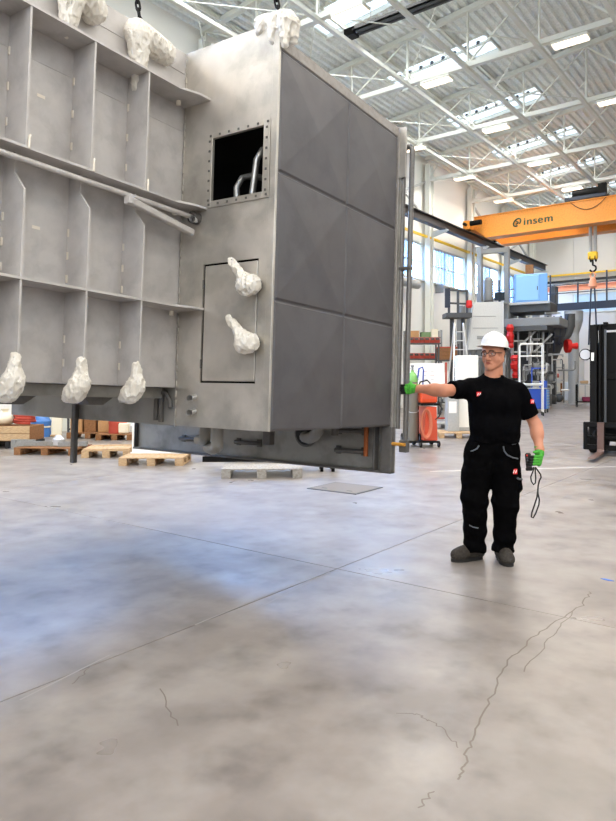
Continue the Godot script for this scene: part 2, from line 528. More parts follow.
func room_shell() -> void:
	# floor: concrete slabs with sawn joints between them
	var fl := struct("floor", sh().box(Vector3(0, -0.26, (FAR_Z + NEAR_Z) / 2), Vector3(36.5, 0.5, NEAR_Z - FAR_Z + 1.0)), M.joint)
	var xs := [-17.3]
	for k in range(-2, 5): if -2.94 + k * BAY > -17.0: xs.append(-2.94 + k * BAY)
	xs.append(17.3)
	var zs := [NEAR_Z]
	for k in range(-2, 9): if -4.2 - k * BAY < NEAR_Z - 0.5: zs.append(-4.2 - k * BAY)
	zs.append(FAR_Z)
	for i in xs.size() - 1:
		for j in zs.size() - 1:
			var a: float = xs[i]; var b: float = xs[i + 1]; var c: float = zs[j + 1]; var d: float = zs[j]
			var gap := 0.007
			obj("slab", sh().box(Vector3((a + b) / 2, -0.01, (c + d) / 2), Vector3(b - a - gap, 0.02, d - c - gap), Basis.IDENTITY, 0.002), M.floor, fl)
	# walls with thickness; the window wall has an opening in every bay
	var wl := sh()
	var zl := NEAR_Z - FAR_Z
	var zm := (NEAR_Z + FAR_Z) / 2
	wl.box(Vector3(WALL_X - 0.15, 3.5, zm), Vector3(0.3, 7.04, zl), Basis.IDENTITY, 0.0)
	wl.box(Vector3(WALL_X - 0.15, 11.55, zm), Vector3(0.3, 5.0, zl), Basis.IDENTITY, 0.0)
	var edges := []
	for k in range(-5, 7): edges.append(Z0 - BAY * k)
	for z in edges:
		if z < NEAR_Z and z > FAR_Z: wl.box(Vector3(WALL_X - 0.15, 8.03, z), Vector3(0.3, 2.05, 0.5), Basis.IDENTITY, 0.0)
	struct("wall_left", wl, M.wall)
	struct("wall_right", sh().box(Vector3(17.45, 6.95, zm), Vector3(0.3, 14.3, zl), Basis.IDENTITY, 0.0), M.wall)
	var gable := PackedVector2Array([Vector2(-17.6, 0), Vector2(17.6, 0), Vector2(17.6, 13.85), Vector2(0, 15.6), Vector2(-17.6, 13.85)])
	var wf := struct("wall_back", sh().prism(gable, 0.3, Transform3D(Basis.IDENTITY, Vector3(0, 0, FAR_Z - 0.15))), M.wall_far)
	for k in 12:      # upright cladding panels of the far wall
		obj("panel", sh().box(Vector3(-15.8 + k * 2.9, 6.9, FAR_Z + 0.03), Vector3(2.88, 13.6, 0.06)), M.wall_far, wf)
	# the wall behind the camera, unseen; its glazing is placed to light the casing
	var wr := sh()
	wr.box(Vector3(0, 2.0, NEAR_Z + 0.15), Vector3(35.2, 4.0, 0.3), Basis.IDENTITY, 0.0)
	for s in [-1.0, 1.0]: wr.box(Vector3(s * 15.8, 7.0, NEAR_Z + 0.15), Vector3(3.6, 6.0, 0.3), Basis.IDENTITY, 0.0)
	wr.prism(PackedVector2Array([Vector2(-17.6, 10.0), Vector2(17.6, 10.0), Vector2(17.6, 13.85), Vector2(0, 15.6), Vector2(-17.6, 13.85)]), 0.3, Transform3D(Basis.IDENTITY, Vector3(0, 0, NEAR_Z + 0.15)))
	struct("wall_front", wr, M.wall)
	var gw := Node3D.new()
	gw.name = "window_20"
	add_child(gw, true)
	gw.position = Vector3(0, 7, NEAR_Z + 0.15); gw.set_meta("kind", "structure")
	var gf := sh()
	for i in 9: gf.box(Vector3(-14 + i * 3.5, 0, 0), Vector3(0.14, 6.0, 0.14))
	for y in [-2.95, 0.0, 2.95]: gf.box(Vector3(0, y, 0), Vector3(28.0, 0.12, 0.12))
	obj("window_frame", gf, M.white_steel, gw)
	for i in 8:
		for j in 2: obj("pane", sh().box(Vector3(-12.25 + i * 3.5, -1.47 + j * 2.95, 0), Vector3(3.3, 2.8, 0.03), Basis.IDENTITY, 0.0), M.polycarbonate, gw)  # opaque panes; the area light before them does the lighting
	var day := AreaLight3D.new()
	day.name = "unseen_window_light"
	day.area_size = Vector2(28, 6)
	day.light_color = Color(0.98, 0.99, 1.0); day.light_energy = UNSEEN_WIN_E  # out of view, set to brighten the casing's front
	day.shadow_enabled = true
	add_child(day, true)
	day.position = Vector3(0, 7, NEAR_Z - 0.1)
	struct("unseen_trim_2", sh().box(Vector3(17.26, 1.7, zm), Vector3(0.06, 3.4, zl)), M.unseen_dark_trim)  # out of view, placed to darken the casing's lower half
	struct("unseen_trim_3", sh().box(Vector3(0, 1.7, NEAR_Z - 0.03), Vector3(34.4, 3.4, 0.06)), M.unseen_dark_trim)  # likewise unseen, behind the camera, darkening the front plate's foot
	# the window wall: frames, mullions and panes, bay by bay
	var pane_w := 1.27
	var pane := sh().box(Vector3.ZERO, Vector3(0.012, 0.94, pane_w - 0.06), Basis.IDENTITY, 0.0).mesh()
	var frame := sh()
	for y in [-0.98, 0.0, 0.98]: frame.box(Vector3(0, y, 0), Vector3(0.10, 0.06, 5.12))
	for i in 5: frame.box(Vector3(0, 0, -2.54 + i * pane_w), Vector3(0.11, 2.02, 0.07))
	for i in 4:
		for s in [-0.2, 0.2]: frame.box(Vector3(0.02, 0, -1.905 + i * pane_w + s), Vector3(0.03, 1.96, 0.025))
	var frame_m := frame.mesh()
	var wn := 0
	for k in range(-4, 7):
		var zc: float = Z0 - BAY * (k - 0.5)
		if zc > NEAR_Z - 2.6 or zc < FAR_Z + 2.6: continue
		wn += 1
		var w := Node3D.new()
		w.name = "window_%d" % wn
		add_child(w, true)
		w.position = Vector3(WALL_X - 0.12, 8.03, zc)
		w.set_meta("kind", "structure")
		obj("window_frame", frame_m, M.white_steel, w)
		for i in 4:
			for j in 2:
				var p := obj("pane", pane, M.glass_blue if i == 1 or (i == 2 and k % 2 == 0) else M.glass, w)
				p.position = Vector3(0.0, -0.49 + 0.98 * j, -1.905 + i * pane_w)
	# trims along the window wall: sill, yellow cable rail
	struct("trim_1", sh().box(Vector3(WALL_X + 0.08, 6.98, zm), Vector3(0.2, 0.08, zl)), M.white_steel)
	# roof deck: trapezoid steel sheets lying along the hall, one bay each, open under the rooflights
	var ceiling := Node3D.new()
	ceiling.name = "ceiling"
	add_child(ceiling, true)
	ceiling.set_meta("kind", "structure")
	for k in range(-5, 7):
		var za := Z0 - BAY * k
		var zb := za - BAY
		if zb < FAR_Z: zb = FAR_Z
		if za > NEAR_Z: za = NEAR_Z
		if za - zb < 0.3: continue
		var zc := Z0 - BAY * k - BAY * 0.5
		var s := sh()
		for run in [[za, zc + 0.8, false], [zc + 0.8, zc - 0.8, true], [zc - 0.8, zb, false]]:
			if run[0] <= run[1]: continue
			var x := -17.6
			while x < 17.6:
				if not (run[2] and absf(x + 0.15) > 9.9 and absf(x + 0.15) < 14.4):
					var y := eave(x)
					var dy := (eave(x + 0.3) - y) / 0.3
					var pr := [Vector2(0, 0), Vector2(0.11, 0), Vector2(0.15, 0.11), Vector2(0.26, 0.11), Vector2(0.30, 0.0)]
					for i in 4:
						var a: Vector2 = pr[i]; var b: Vector2 = pr[i + 1]
						var pa := Vector3(x + a.x, y + a.y + a.x * dy + 0.02, 0); var pb := Vector3(x + b.x, y + b.y + b.x * dy + 0.02, 0)
						var up := Vector3(b.y - a.y, -(b.x - a.x), 0)
						s.quad(pa + Vector3(0, 0, run[0]), pb + Vector3(0, 0, run[0]), pb + Vector3(0, 0, run[1]), pa + Vector3(0, 0, run[1]), up)
				x += 0.3
		obj("deck_sheet", s, M.deck, ceiling)
	obj("insulation", sh().prism(PackedVector2Array([Vector2(-17.6, 14.03), Vector2(0, 15.79), Vector2(17.6, 14.03), Vector2(17.6, 14.2), Vector2(0, 15.96), Vector2(-17.6, 14.2)]), zl, Transform3D(Basis.IDENTITY, Vector3(0, 0, zm))), M.deck, ceiling)

func roof() -> void:
	var n := 0
	# rooflights, one in each bay of the window side
	for k in range(-1, 6):
		var zc := Z0 - BAY * k - BAY * 0.5
		if zc < FAR_Z + 1: continue
		var t := thing("rooflight", "glowing white rooflight strip, %s from the far wall" % ORD[5 - k], "skylight", Vector3(-12.15, eave(-12.15), zc), 0.0, "rooflights")
		var tilt := Basis(Vector3(0, 0, 1), atan(0.1))
		var fr := sh()
		for s in [-0.8, 0.8]: fr.box(tilt * Vector3(0, 0.05, s), Vector3(4.5, 0.16, 0.06), tilt)
		for s in [-2.25, 2.25]: fr.box(tilt * Vector3(s, 0.05, 0), Vector3(0.06, 0.16, 1.6), tilt)
		obj("frame", fr, M.white_steel, t)
		var bar := sh().box(tilt * Vector3(0, 0.02, 0.22), Vector3(4.5, 0.10, 0.07), tilt)
		obj("glazing_bar", bar, M.white_steel, t)
		for i in 9:
			obj("pane", sh().box(tilt * Vector3(-2.0 + i * 0.5, 0.16, 0), Vector3(0.47, 0.02, 1.55), tilt, 0.0), M.skylight, t)
		for i in 8:
			obj("clip", sh().box(tilt * Vector3(-1.75 + i * 0.5, 0.09, 0.22), Vector3(0.12, 0.14, 0.12), tilt, 0.0), M.grey_dark, t)
	# trusses
	n = 0
	var posts := [-17.0, -14.6, -12.1, -9.7, -7.2, -4.8, -2.4, 0.0, 2.4, 4.8, 7.2, 9.7, 12.1, 14.6, 17.0]
	var proto: Node3D = null
	for k in range(5, -3, -1):
		var z := Z0 - BAY * k
		var lab := "white steel roof truss across the hall, %s from the far wall" % ORD[n]
		n += 1
		if proto:
			copy(proto, lab, Vector3(0, 0, z))
			continue
		proto = thing("roof_truss", lab, "truss", Vector3(0, 0, z), 0.0, "roof trusses")
		obj("bottom_chord", sh().box(Vector3(0, CHORD + 0.09, 0), Vector3(34.2, 0.18, 0.2)), M.white_steel, proto)
		for s in [-1.0, 1.0]:
			obj("top_chord", sh().bar(Vector3(s * 17.2, eave(17.2) - 0.09, 0), Vector3(0, eave(0) - 0.09, 0), 0.22, 0.18), M.white_steel, proto)
		for i in posts.size():
			var x: float = posts[i]
			obj("post", sh().bar(Vector3(x, CHORD + 0.18, 0), Vector3(x, eave(x) - 0.15, 0), 0.07), M.white_steel, proto)
			if i < posts.size() - 1:
				var x2: float = posts[i + 1]
				if i % 2 == 0: obj("diagonal", sh().bar(Vector3(x, eave(x) - 0.15, 0), Vector3(x2, CHORD + 0.15, 0), 0.06), M.white_steel, proto)
				else: obj("diagonal", sh().bar(Vector3(x, CHORD + 0.15, 0), Vector3(x2, eave(x2) - 0.15, 0), 0.06), M.white_steel, proto)
	# ties along the hall in the plane of the bottom chords
	n = 0
	for x in [-14.7, -12.0, -9.7, -7.2, -4.8]:
		tag(obj("tie_beam", sh().box(Vector3(x, CHORD - 0.03, -20.5), Vector3(0.14, 0.14, 61.0)), M.white_steel), "long white tie beam under the roof trusses, %s from the window wall" % ORD[n], "beam", "roof ties")
		n += 1
	# purlins under the deck and crossed roof braces between the trusses
	n = 0
	for x in [-16.2, -13.4, -10.9]:
		tag(obj("purlin", sh().beam(Vector3(x, eave(x) - 0.1, 10.0), Vector3(x, eave(x) - 0.1, -51.0), 0.10, 0.16), M.white_steel), "white purlin right under the corrugated deck, %s from the window wall" % ORD[n], "beam", "purlins")
		n += 1
	n = 0
	for k in range(0, 6):
		var za: float = Z0 - BAY * k + BAY
		var zb: float = za - BAY
		for q in [[-17.0, -12.1, 13.0], [-12.1, -7.2, 13.3]]:
			var t := thing("roof_brace", "thin crossed brace rods of the %s roof bay, %s" % [ORD[k] + " nearest", "beside the wall" if q[0] < -13 else "one bay in from the wall"], "brace", Vector3(q[0], CHORD, za), 0.0, "roof braces")
			for s in [0, 1]:
				var a := Vector3(0, 0.16, 0.0 if s == 0 else -BAY); var b := Vector3(q[1] - q[0], 0.9 if s else 0.16, -BAY if s == 0 else 0.0)
				obj("rod", sh().tube([a, b], 0.022, 6), M.white_steel, t)
	# wall columns and their crossed bracing
	n = 0
	for k in range(6, -3, -1):
		var z := Z0 - BAY * k
		if z < FAR_Z + 0.5: continue
		tag(obj("column", sh().beam(Vector3(WALL_X + 0.32, 0, z), Vector3(WALL_X + 0.32, 13.4, z), 0.3, 0.5, 0.03), M.white_steel), "white steel wall column on the window wall, %s from the far wall" % ORD[n], "column", "wall columns")
		var head := thing("corbel", "white steel bracket carrying the crane rail, %s from the far wall" % ORD[n], "bracket", Vector3(WALL_X + 0.55, 9.35, z), 0.0, "crane brackets")
		obj("web", sh().prism(PackedVector2Array([Vector2(0, 0), Vector2(0.85, 0.22), Vector2(0.85, 0.30), Vector2(0, 0.30)]), 0.05, Transform3D(Basis.IDENTITY, Vector3.ZERO)), M.white_steel, head)
		obj("cap", sh().box(Vector3(0.43, 0.32, 0), Vector3(0.9, 0.04, 0.3)), M.white_steel, head)
		n += 1
	n = 0
	for k in [1, 3, 4]:
		var za: float = Z0 - BAY * k - BAY
		var t := thing("wall_brace", "crossed white bracing on the wall above the crane rail, %s from the camera" % ORD[n], "brace", Vector3(WALL_X + 0.2, 10.3, za), 0.0, "wall braces")
		obj("bar", sh().bar(Vector3(0, 0, -0.3), Vector3(0, 2.1, -BAY + 0.3), 0.12), M.grey_light, t)
		obj("bar", sh().bar(Vector3(0.1, 2.1, -0.3), Vector3(0.1, 0, -BAY + 0.3), 0.12), M.grey_light, t)
		n += 1
	# dark runway beam with its rail, yellow conductor rail, duct under the sill
	var rw := thing("runway_beam", "dark steel crane runway beam along the window wall", "beam", Vector3(-16.1, 9.65, 0))
	obj("beam", sh().beam(Vector3(0, 0.24, 6), Vector3(0, 0.24, -50.4), 0.34, 0.46, 0.03), M.runway, rw)
	obj("rail", sh().box(Vector3(0, 0.51, -22), Vector3(0.07, 0.08, 56.4)), M.grey_dark, rw)
	tag(obj("cable_rail", sh().box(Vector3(WALL_X + 0.3, 9.38, -22.2), Vector3(0.1, 0.13, 56.0)), M.yellow), "long yellow cable rail above the windows", "rail")
	tag(obj("cable_rail", sh().box(Vector3(0, 9.38, FAR_Z + 0.25), Vector3(34.0, 0.13, 0.1)), M.yellow), "yellow cable rail along the far wall", "rail")
	var du := thing("duct", "long grey round duct along the wall below the windows", "duct", Vector3(WALL_X + 0.5, 6.55, 0))
	obj("pipe", sh().tube([Vector3(0, 0, 2), Vector3(0, 0, -31.5)], 0.24, 14), M.grey_light, du)
	for i in 7: obj("hanger", sh().box(Vector3(-0.2, 0.14, -2.0 - i * BAY + 1.4), Vector3(0.5, 0.5, 0.05)), M.grey, du)
	# radiant heater hanging in the nearest roof bay
	var rh := thing("radiant_heater", "long dark radiant heater hanging under the roof", "heater", Vector3(-12.1, 13.0, -18.35))
	obj("hood", sh().prism(PackedVector2Array([Vector2(-0.22, 0), Vector2(0.22, 0), Vector2(0.12, 0.16), Vector2(-0.12, 0.16)]), 7.0, Transform3D(Basis(Vector3.UP, PI / 2), Vector3(3.5, 0, 0))), M.black_steel, rh)
	for s in [-0.09, 0.09]: obj("tube", sh().tube([Vector3(0.1, -0.04, s), Vector3(6.9, -0.04, s)], 0.05, 8), M.grey_dark, rh)
	obj("burner", sh().box(Vector3(-0.15, 0.02, 0), Vector3(0.4, 0.26, 0.34)), M.black_steel, rh)
	for i in 3: obj("hanger", sh().tube([Vector3(0.6 + i * 2.8, 0.16, 0), Vector3(0.6 + i * 2.8, 1.45, 0)], 0.012, 5), M.grey_light, rh)
	# high-bay lamps below the trusses
	n = 0
	var lamp: Node3D = null
	for x in [-14.9, -10.9, -6.2]:
		var row := 0
		for z in [-16.25, -21.9, -27.55, -33.2, -38.85, -44.5]:
			row += 1
			if x < -14 and row < 3: continue
			if x > -7 and row > 4: continue
			var lab := "lit high-bay lamp %s from the camera in the %s row from the window wall" % [ORD[row - 1 - (2 if x < -14 else 0)], "first" if x < -14 else ("second" if x < -10 else "third")]
			if lamp == null:
				lamp = thing("high_bay_lamp", lab, "lamp", Vector3(x, CHORD - 0.2, z), 0.0, "high-bay lamps")
				obj("housing", sh().box(Vector3(0, 0.08, 0), Vector3(1.16, 0.10, 0.44), Basis.IDENTITY, 0.02), M.white_steel, lamp)
				obj("diffuser", sh().box(Vector3(0, 0.01, 0), Vector3(1.08, 0.05, 0.38), Basis.IDENTITY, 0.01), M.lamp, lamp)
				for s in [-0.4, 0.4]: obj("hanger", sh().tube([Vector3(s, 0.12, 0), Vector3(s, 0.22, 0)], 0.015, 6), M.grey, lamp)
			else:
				copy(lamp, lab, Vector3(x, CHORD - 0.2, z))
			area_light("high_bay_light", Vector3(x, CHORD - 0.24, z), Vector2(1.08, 0.38), Color(1.0, 0.96, 0.91), 17.0)
	# the same lamps over the near part of the hall, outside the picture: placed to light its foreground
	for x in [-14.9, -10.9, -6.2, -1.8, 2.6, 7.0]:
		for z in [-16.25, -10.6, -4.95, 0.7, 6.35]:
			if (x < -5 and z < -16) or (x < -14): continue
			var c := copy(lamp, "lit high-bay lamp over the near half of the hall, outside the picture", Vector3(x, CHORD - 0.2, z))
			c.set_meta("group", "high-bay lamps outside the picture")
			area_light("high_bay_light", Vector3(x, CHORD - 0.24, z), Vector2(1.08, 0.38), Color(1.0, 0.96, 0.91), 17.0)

func pt(u: float, v: float, w: float) -> Vector3: return Vector3(w, v, -u)   # casing coordinates: u away along its side, v up, w across

func slab_uvw(s: Shape, u0: float, u1: float, v0: float, v1: float, w0: float, w1: float, bevel := -1.0) -> Shape:
	return s.box(Vector3((w0 + w1) / 2, (v0 + v1) / 2, -(u0 + u1) / 2), Vector3(absf(w1 - w0), absf(v1 - v0), absf(u1 - u0)), Basis.IDENTITY, bevel)

func holed(ws: Array, vs: Array, holes: Array, u0: float, u1: float) -> Shape:   # a plate across w and v, cut open
	var s := sh()
	for i in ws.size() - 1:
		for j in vs.size() - 1:
			var cw: float = (ws[i] + ws[i + 1]) / 2; var cv: float = (vs[j] + vs[j + 1]) / 2
			var open := false
			for h in holes: if cw > h[0] and cw < h[1] and cv > h[2] and cv < h[3]: open = true
			if not open: slab_uvw(s, u0, u1, vs[j], vs[j + 1], ws[i], ws[i + 1], 0.0)
	return s

const TOP := 2.57
const WS := -0.812       # the ribbed side's plate
const WF := -0.62        # the outer edge of its ribs
const RIBS := [-2.087, -1.688, -1.288, -0.889, -0.490]
const RAILS := [0.785, 1.457, 2.195]
const BOT := 0.257
var casing: Node3D

func film_wrap(called: String, label: String, at: Vector3, bones: Array, seed_: int, cell := 0.0065, amp := 0.030) -> void:
	# crumpled plastic film round something: a lumpy, creased skin
	var nz := FastNoiseLite.new()
	nz.seed = seed_; nz.frequency = 24.0; nz.fractal_octaves = 3
	nz.noise_type = FastNoiseLite.TYPE_CELLULAR; nz.cellular_return_type = FastNoiseLite.RETURN_DISTANCE2_SUB
	var f := Field.new()
	var lo := Vector3.ONE * 9.0; var hi := Vector3.ONE * -9.0
	for b in bones:
		for q in [b[0], b[1]]:
			lo = lo.min(q - Vector3.ONE * (maxf(b[2], b[3]) + 0.06)); hi = hi.max(q + Vector3.ONE * (maxf(b[2], b[3]) + 0.06))
	f.start(lo, hi, cell, 0.03)
	for b in bones: f.bone(b[0], b[1], b[2], b[3])
	f.change(func(p, d): return d + amp * (0.45 + nz.get_noise_3d(p.x, p.y * 0.55, p.z)) * 1.3)
	var o := obj(called, f.net(sh()), M.film)
	o.transform = Transform3D(casing.basis, casing.transform * at)
	tag(o, label, "plastic wrap", "plastic wraps on the casing")

func build_casing() -> void:
	casing = thing("steel_casing", "huge grey welded steel casing hanging from two chains, with ribbed side and panelled side", "machine casing", Vector3.ZERO)
	casing.transform = Transform3D(Basis(Vector3(0.99823, -0.00887, -0.05882), Vector3(0.00667, 0.99928, -0.03743), Vector3(0.05911, 0.03697, 0.99757)), Vector3(-2.657, 1.147, -3.066))
	var C := casing
	# body behind the ribbed side
	var body := sh()
	slab_uvw(body, -2.2, 1.62, BOT + 0.01, TOP - 0.15, -3.03, WS - 0.014)
	obj("body", body, M.casing, C)
	# ribbed side: one plate to a bay, so that every bay is a piece of its own
	var us := [-2.2] + RIBS + [0.0]
	var vs := [BOT] + RAILS + [TOP]
	for i in us.size() - 1:
		for j in vs.size() - 1:
			var p := sh()
			slab_uvw(p, us[i] + 0.001, us[i + 1] - 0.001, vs[j] + 0.001, vs[j + 1] - 0.001, WS - 0.012, WS)
			var w := obj("side_panel", p, M.casing, C)
			if j == 3 and i < us.size() - 1 and i > 0:
				obj("weld_seam", slab_uvw(sh(), us[i] + 0.01, us[i + 1] - 0.01, 2.42, 2.428, WS, WS + 0.004), M.casing, w)
			elif j == 2:
				obj("weld_seam", slab_uvw(sh(), us[i] + 0.01, us[i + 1] - 0.01, 2.02, 2.026, WS, WS + 0.003), M.casing, w)
	# ribs between the rails; those of the middle row are notched for the pipe
	for u in RIBS:
		for j in 3:
			var v0: float = vs[j] + 0.006; var v1: float = vs[j + 1] - 0.006
			var poly := PackedVector2Array([Vector2(0, v0), Vector2(WF - WS - 0.004, v0), Vector2(WF - WS - 0.004, v1), Vector2(0, v1)])
			if j == 1: poly = PackedVector2Array([Vector2(0, v0), Vector2(WF - WS - 0.004, v0), Vector2(WF - WS - 0.004, v1 - 0.21), Vector2(0.10, v1 - 0.11), Vector2(0.10, v1), Vector2(0, v1)])
			var r := obj("rib", sh().prism(poly, 0.012, Transform3D(Basis.IDENTITY, pt(u, 0, WS))), M.casing, C)
			var k := 3 if j != 0 else 2
			for m in k:
				var y: float = v0 + (v1 - v0) * (0.22 + 0.26 * m) if j != 1 else v0 + (v1 - v0) * (0.10 + 0.20 * m)
				obj("weld_tab", slab_uvw(sh(), u - 0.012, u - 0.005, y - 0.022, y + 0.022, WS + 0.004, WS + 0.018), M.weld, r)
	# rails: flat bars along the side; their ends widen where they meet the front plate
	for v in RAILS:
		var poly := PackedVector2Array([Vector2(WS, 2.2), Vector2(WF, 2.2), Vector2(WF, 0.23), Vector2(WF + 0.045, 0.10), Vector2(WF + 0.05, 0.0), Vector2(WS, 0.0)])
		obj("rail", sh().prism(poly, 0.014, Transform3D(Basis(Vector3(1, 0, 0), Vector3(0, 0, 1), Vector3(0, -1, 0)), pt(0, v, 0))), M.casing, C)
		obj("end_nut", sh().lathe([[0.0, 0.0], [0.016, 0.0], [0.016, 0.03], [0.0, 0.03]], Transform3D(Basis.IDENTITY, pt(-0.13, v - 0.05, WF - 0.12)), 8), M.weld, C)
	# scraps of plate sticking on the panels, and joint clips on the middle rail
	for q in [[-1.12, 1.83], [-1.12, 1.10]]:
		obj("sticker", slab_uvw(sh(), q[0], q[0] + 0.05, q[1], q[1] + 0.018, WS, WS + 0.002), M.weld, C)
	for u in RIBS:
		obj("clip", sh().tube([pt(u + 0.01, RAILS[1] - 0.005, WF + 0.004), pt(u + 0.012, RAILS[1] + 0.05, WF + 0.002), pt(u + 0.03, RAILS[1] + 0.075, WF - 0.02)], 0.007, 6), M.weld, C)
	# pipe under the middle rail, square tube below it
	obj("pipe", sh().tube([pt(-2.2, 1.40, WF - 0.035), pt(-0.02, 1.40, WF - 0.035)], 0.016, 10), M.casing, C)
	obj("pipe_flange", sh().tube([pt(-0.06, 1.40, WF - 0.035), pt(0.0, 1.40, WF - 0.035)], 0.04, 10), M.dark_steel, C)
	var sq := obj("square_tube", sh().bar(pt(-0.62, 1.355, WF + 0.01), pt(-0.03, 1.30, WF - 0.05), 0.042), M.casing, C)
	obj("end_cap", sh().bar(pt(-0.645, 1.357, WF + 0.01), pt(-0.62, 1.355, WF + 0.01), 0.05), M.casing, sq)
	# front plate with a window and a door cut out
	var win := [-0.534, -0.103, 1.50, 1.921]
	var dr := [-0.588, -0.119, 0.295, 1.084]
	obj("front_plate", holed([WS, dr[0], win[0], dr[1], win[1], 0.0], [0.0, dr[2], dr[3], win[2], win[3], TOP], [win, dr], 0.0, 0.014), M.front, C)
	obj("base_plate", slab_uvw(sh(), 0.002, 0.02, 0.0, BOT + 0.05, -2.75, WS - 0.0005), M.under, C)
	var wf := sh()
	for q in [[-0.573, -0.534, 1.458, 1.955], [-0.103, -0.051, 1.458, 1.955], [-0.534, -0.103, 1.458, 1.50], [-0.534, -0.103, 1.921, 1.955]]:
		slab_uvw(wf, -0.010, 0.0, q[2], q[3], q[0], q[1])
	var frame := obj("window_flange", wf, M.front, C)
	var holes := sh()
	for i in 7:
		for v in [1.478, 1.938]: slab_uvw(holes, -0.016, -0.010, v - 0.007, v + 0.007, -0.555 + i * 0.08, -0.541 + i * 0.08)
		for w in [-0.555, -0.075]: slab_uvw(holes, -0.016, -0.010, 1.50 + i * 0.066, 1.514 + i * 0.066, w - 0.007, w + 0.007)
	tag(obj("bolts", holes, M.dark_steel, frame), "", "", "", "stuff")
	# inside of the box: walls, floor and lid, two bright pipes
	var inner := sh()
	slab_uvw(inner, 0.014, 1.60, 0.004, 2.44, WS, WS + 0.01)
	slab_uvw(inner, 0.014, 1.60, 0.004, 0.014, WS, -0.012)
	obj("inner_wall", inner, M.black, C)  # coloured black so that the cavity looks dark
	obj("lid", slab_uvw(sh(), 0.014, 1.63, 2.445, 2.455, WS, -0.002), M.clad_edge, C)
	for q in [[-0.30, 0.10, -0.24, 1.86], [-0.42, 0.14, -0.44, 1.72]]:
		obj("inner_pipe", sh().tube([pt(q[1], 1.30, q[0]), pt(q[1], q[3] - 0.1, q[2]), pt(q[1] + 0.03, q[3] - 0.03, q[2] + 0.02), pt(q[1] + 0.1, q[3], q[2] + 0.05), pt(q[1] + 0.4, q[3], q[2] + 0.2)], 0.022, 10), M.pipe, C)
	# door set in its opening, the gap all round darkened by a black sheet
	var door := obj("door", slab_uvw(sh(), 0.004, 0.03, dr[2] + 0.012, dr[3] - 0.012, dr[0] + 0.012, dr[1] - 0.012), M.front, C)
	obj("dark_gap_sheet", slab_uvw(sh(), 0.032, 0.04, dr[2] - 0.01, dr[3] + 0.01, dr[0] - 0.01, dr[1] + 0.01), M.black_steel, door)
	for v in [0.42, 0.95]: obj("hinge", sh().tube([pt(0.0, v - 0.03, dr[0] + 0.004), pt(0.0, v + 0.03, dr[0] + 0.004)], 0.006, 6), M.dark_steel, door)
	for v in [0.91, 0.55]:
		obj("handle_boss", sh().tube([pt(0.01, v, -0.125), pt(-0.05, v, -0.125)], 0.045, 12), M.dark_steel, door)
	# short pipe stubs
	for q in [[0.20, -0.625], [0.105, -0.625], [1.385, -0.655]]:
		var stub := obj("pipe_stub", sh().tube([pt(0.0, q[0], q[1]), pt(-0.075, q[0] - 0.008, q[1] + 0.03)], 0.018, 12, false, false), M.alu, C)
		obj("pipe_ring", sh().tube([pt(-0.07, q[0] - 0.008, q[1] + 0.028), pt(-0.085, q[0] - 0.009, q[1] + 0.033)], 0.022, 12, false, false), M.alu, stub)
	# weld bead up the corner
	var bead := sh()
	for i in 40:
		var v := 0.02 + i * 0.064
		bead.ball(pt(-0.004, v + rng.randf_range(-0.01, 0.01), WS + 0.01), Vector3(0.008, 0.03, 0.006), Basis.IDENTITY, 6)
	tag(obj("weld_bead", bead, M.front, C), "", "", "", "stuff")
	obj("corner_bar", slab_uvw(sh(), -0.006, 0.012, 0.0, TOP, -0.05, 0.001, 0.004), M.front, C)
	# panelled side: six cross-broken sheets on a dark backing
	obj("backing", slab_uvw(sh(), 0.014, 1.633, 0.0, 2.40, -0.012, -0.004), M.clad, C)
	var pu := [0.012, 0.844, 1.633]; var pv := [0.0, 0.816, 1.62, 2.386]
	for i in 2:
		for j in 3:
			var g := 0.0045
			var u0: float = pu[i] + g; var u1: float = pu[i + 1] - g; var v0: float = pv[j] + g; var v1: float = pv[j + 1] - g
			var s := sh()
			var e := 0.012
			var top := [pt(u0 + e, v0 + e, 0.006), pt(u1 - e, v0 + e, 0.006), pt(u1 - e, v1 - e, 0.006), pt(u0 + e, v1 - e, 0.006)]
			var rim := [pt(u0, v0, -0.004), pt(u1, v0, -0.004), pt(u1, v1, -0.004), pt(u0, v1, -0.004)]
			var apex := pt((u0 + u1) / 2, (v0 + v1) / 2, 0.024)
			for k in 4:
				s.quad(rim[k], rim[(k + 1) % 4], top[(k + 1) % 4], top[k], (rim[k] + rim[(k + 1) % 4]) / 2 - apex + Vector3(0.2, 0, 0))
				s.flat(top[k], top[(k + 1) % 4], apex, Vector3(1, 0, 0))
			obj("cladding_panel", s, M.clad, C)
	obj("top_trim", slab_uvw(sh(), 0.0, 1.65, 2.392, 2.47, -0.03, 0.004), M.clad_edge, C)
	obj("edge_trim", slab_uvw(sh(), 1.637, 1.655, -0.02, 2.47, -0.06, 0.015), M.clad_edge, C)
	obj("sling_strip", slab_uvw(sh(), 1.645, 1.665, 2.05, 2.47, -0.01, 0.075), M.front, C)
	# the wide end plate that reaches lower, with its flanges and fittings
	var EB := -0.385
	var ep := obj("end_plate", slab_uvw(sh(), 1.66, 1.675, EB, 2.42, -3.05, 0.03), M.under, C)
	obj("bottom_flange", slab_uvw(sh(), 1.60, 1.66, EB, EB + 0.02, -3.05, 0.03), M.dark_steel, ep)
	obj("edge_flange", slab_uvw(sh(), 1.61, 1.66, EB, 0.30, -3.05, -3.035), M.dark_steel, ep)
	obj("corner_angle", slab_uvw(sh(), 1.60, 1.66, EB, -0.005, -0.07, 0.03), M.dark_steel, ep)
	obj("corner_rib", slab_uvw(sh(), 1.58, 1.66, EB + 0.02, -0.005, -0.13, -0.115), M.dark_steel, ep)
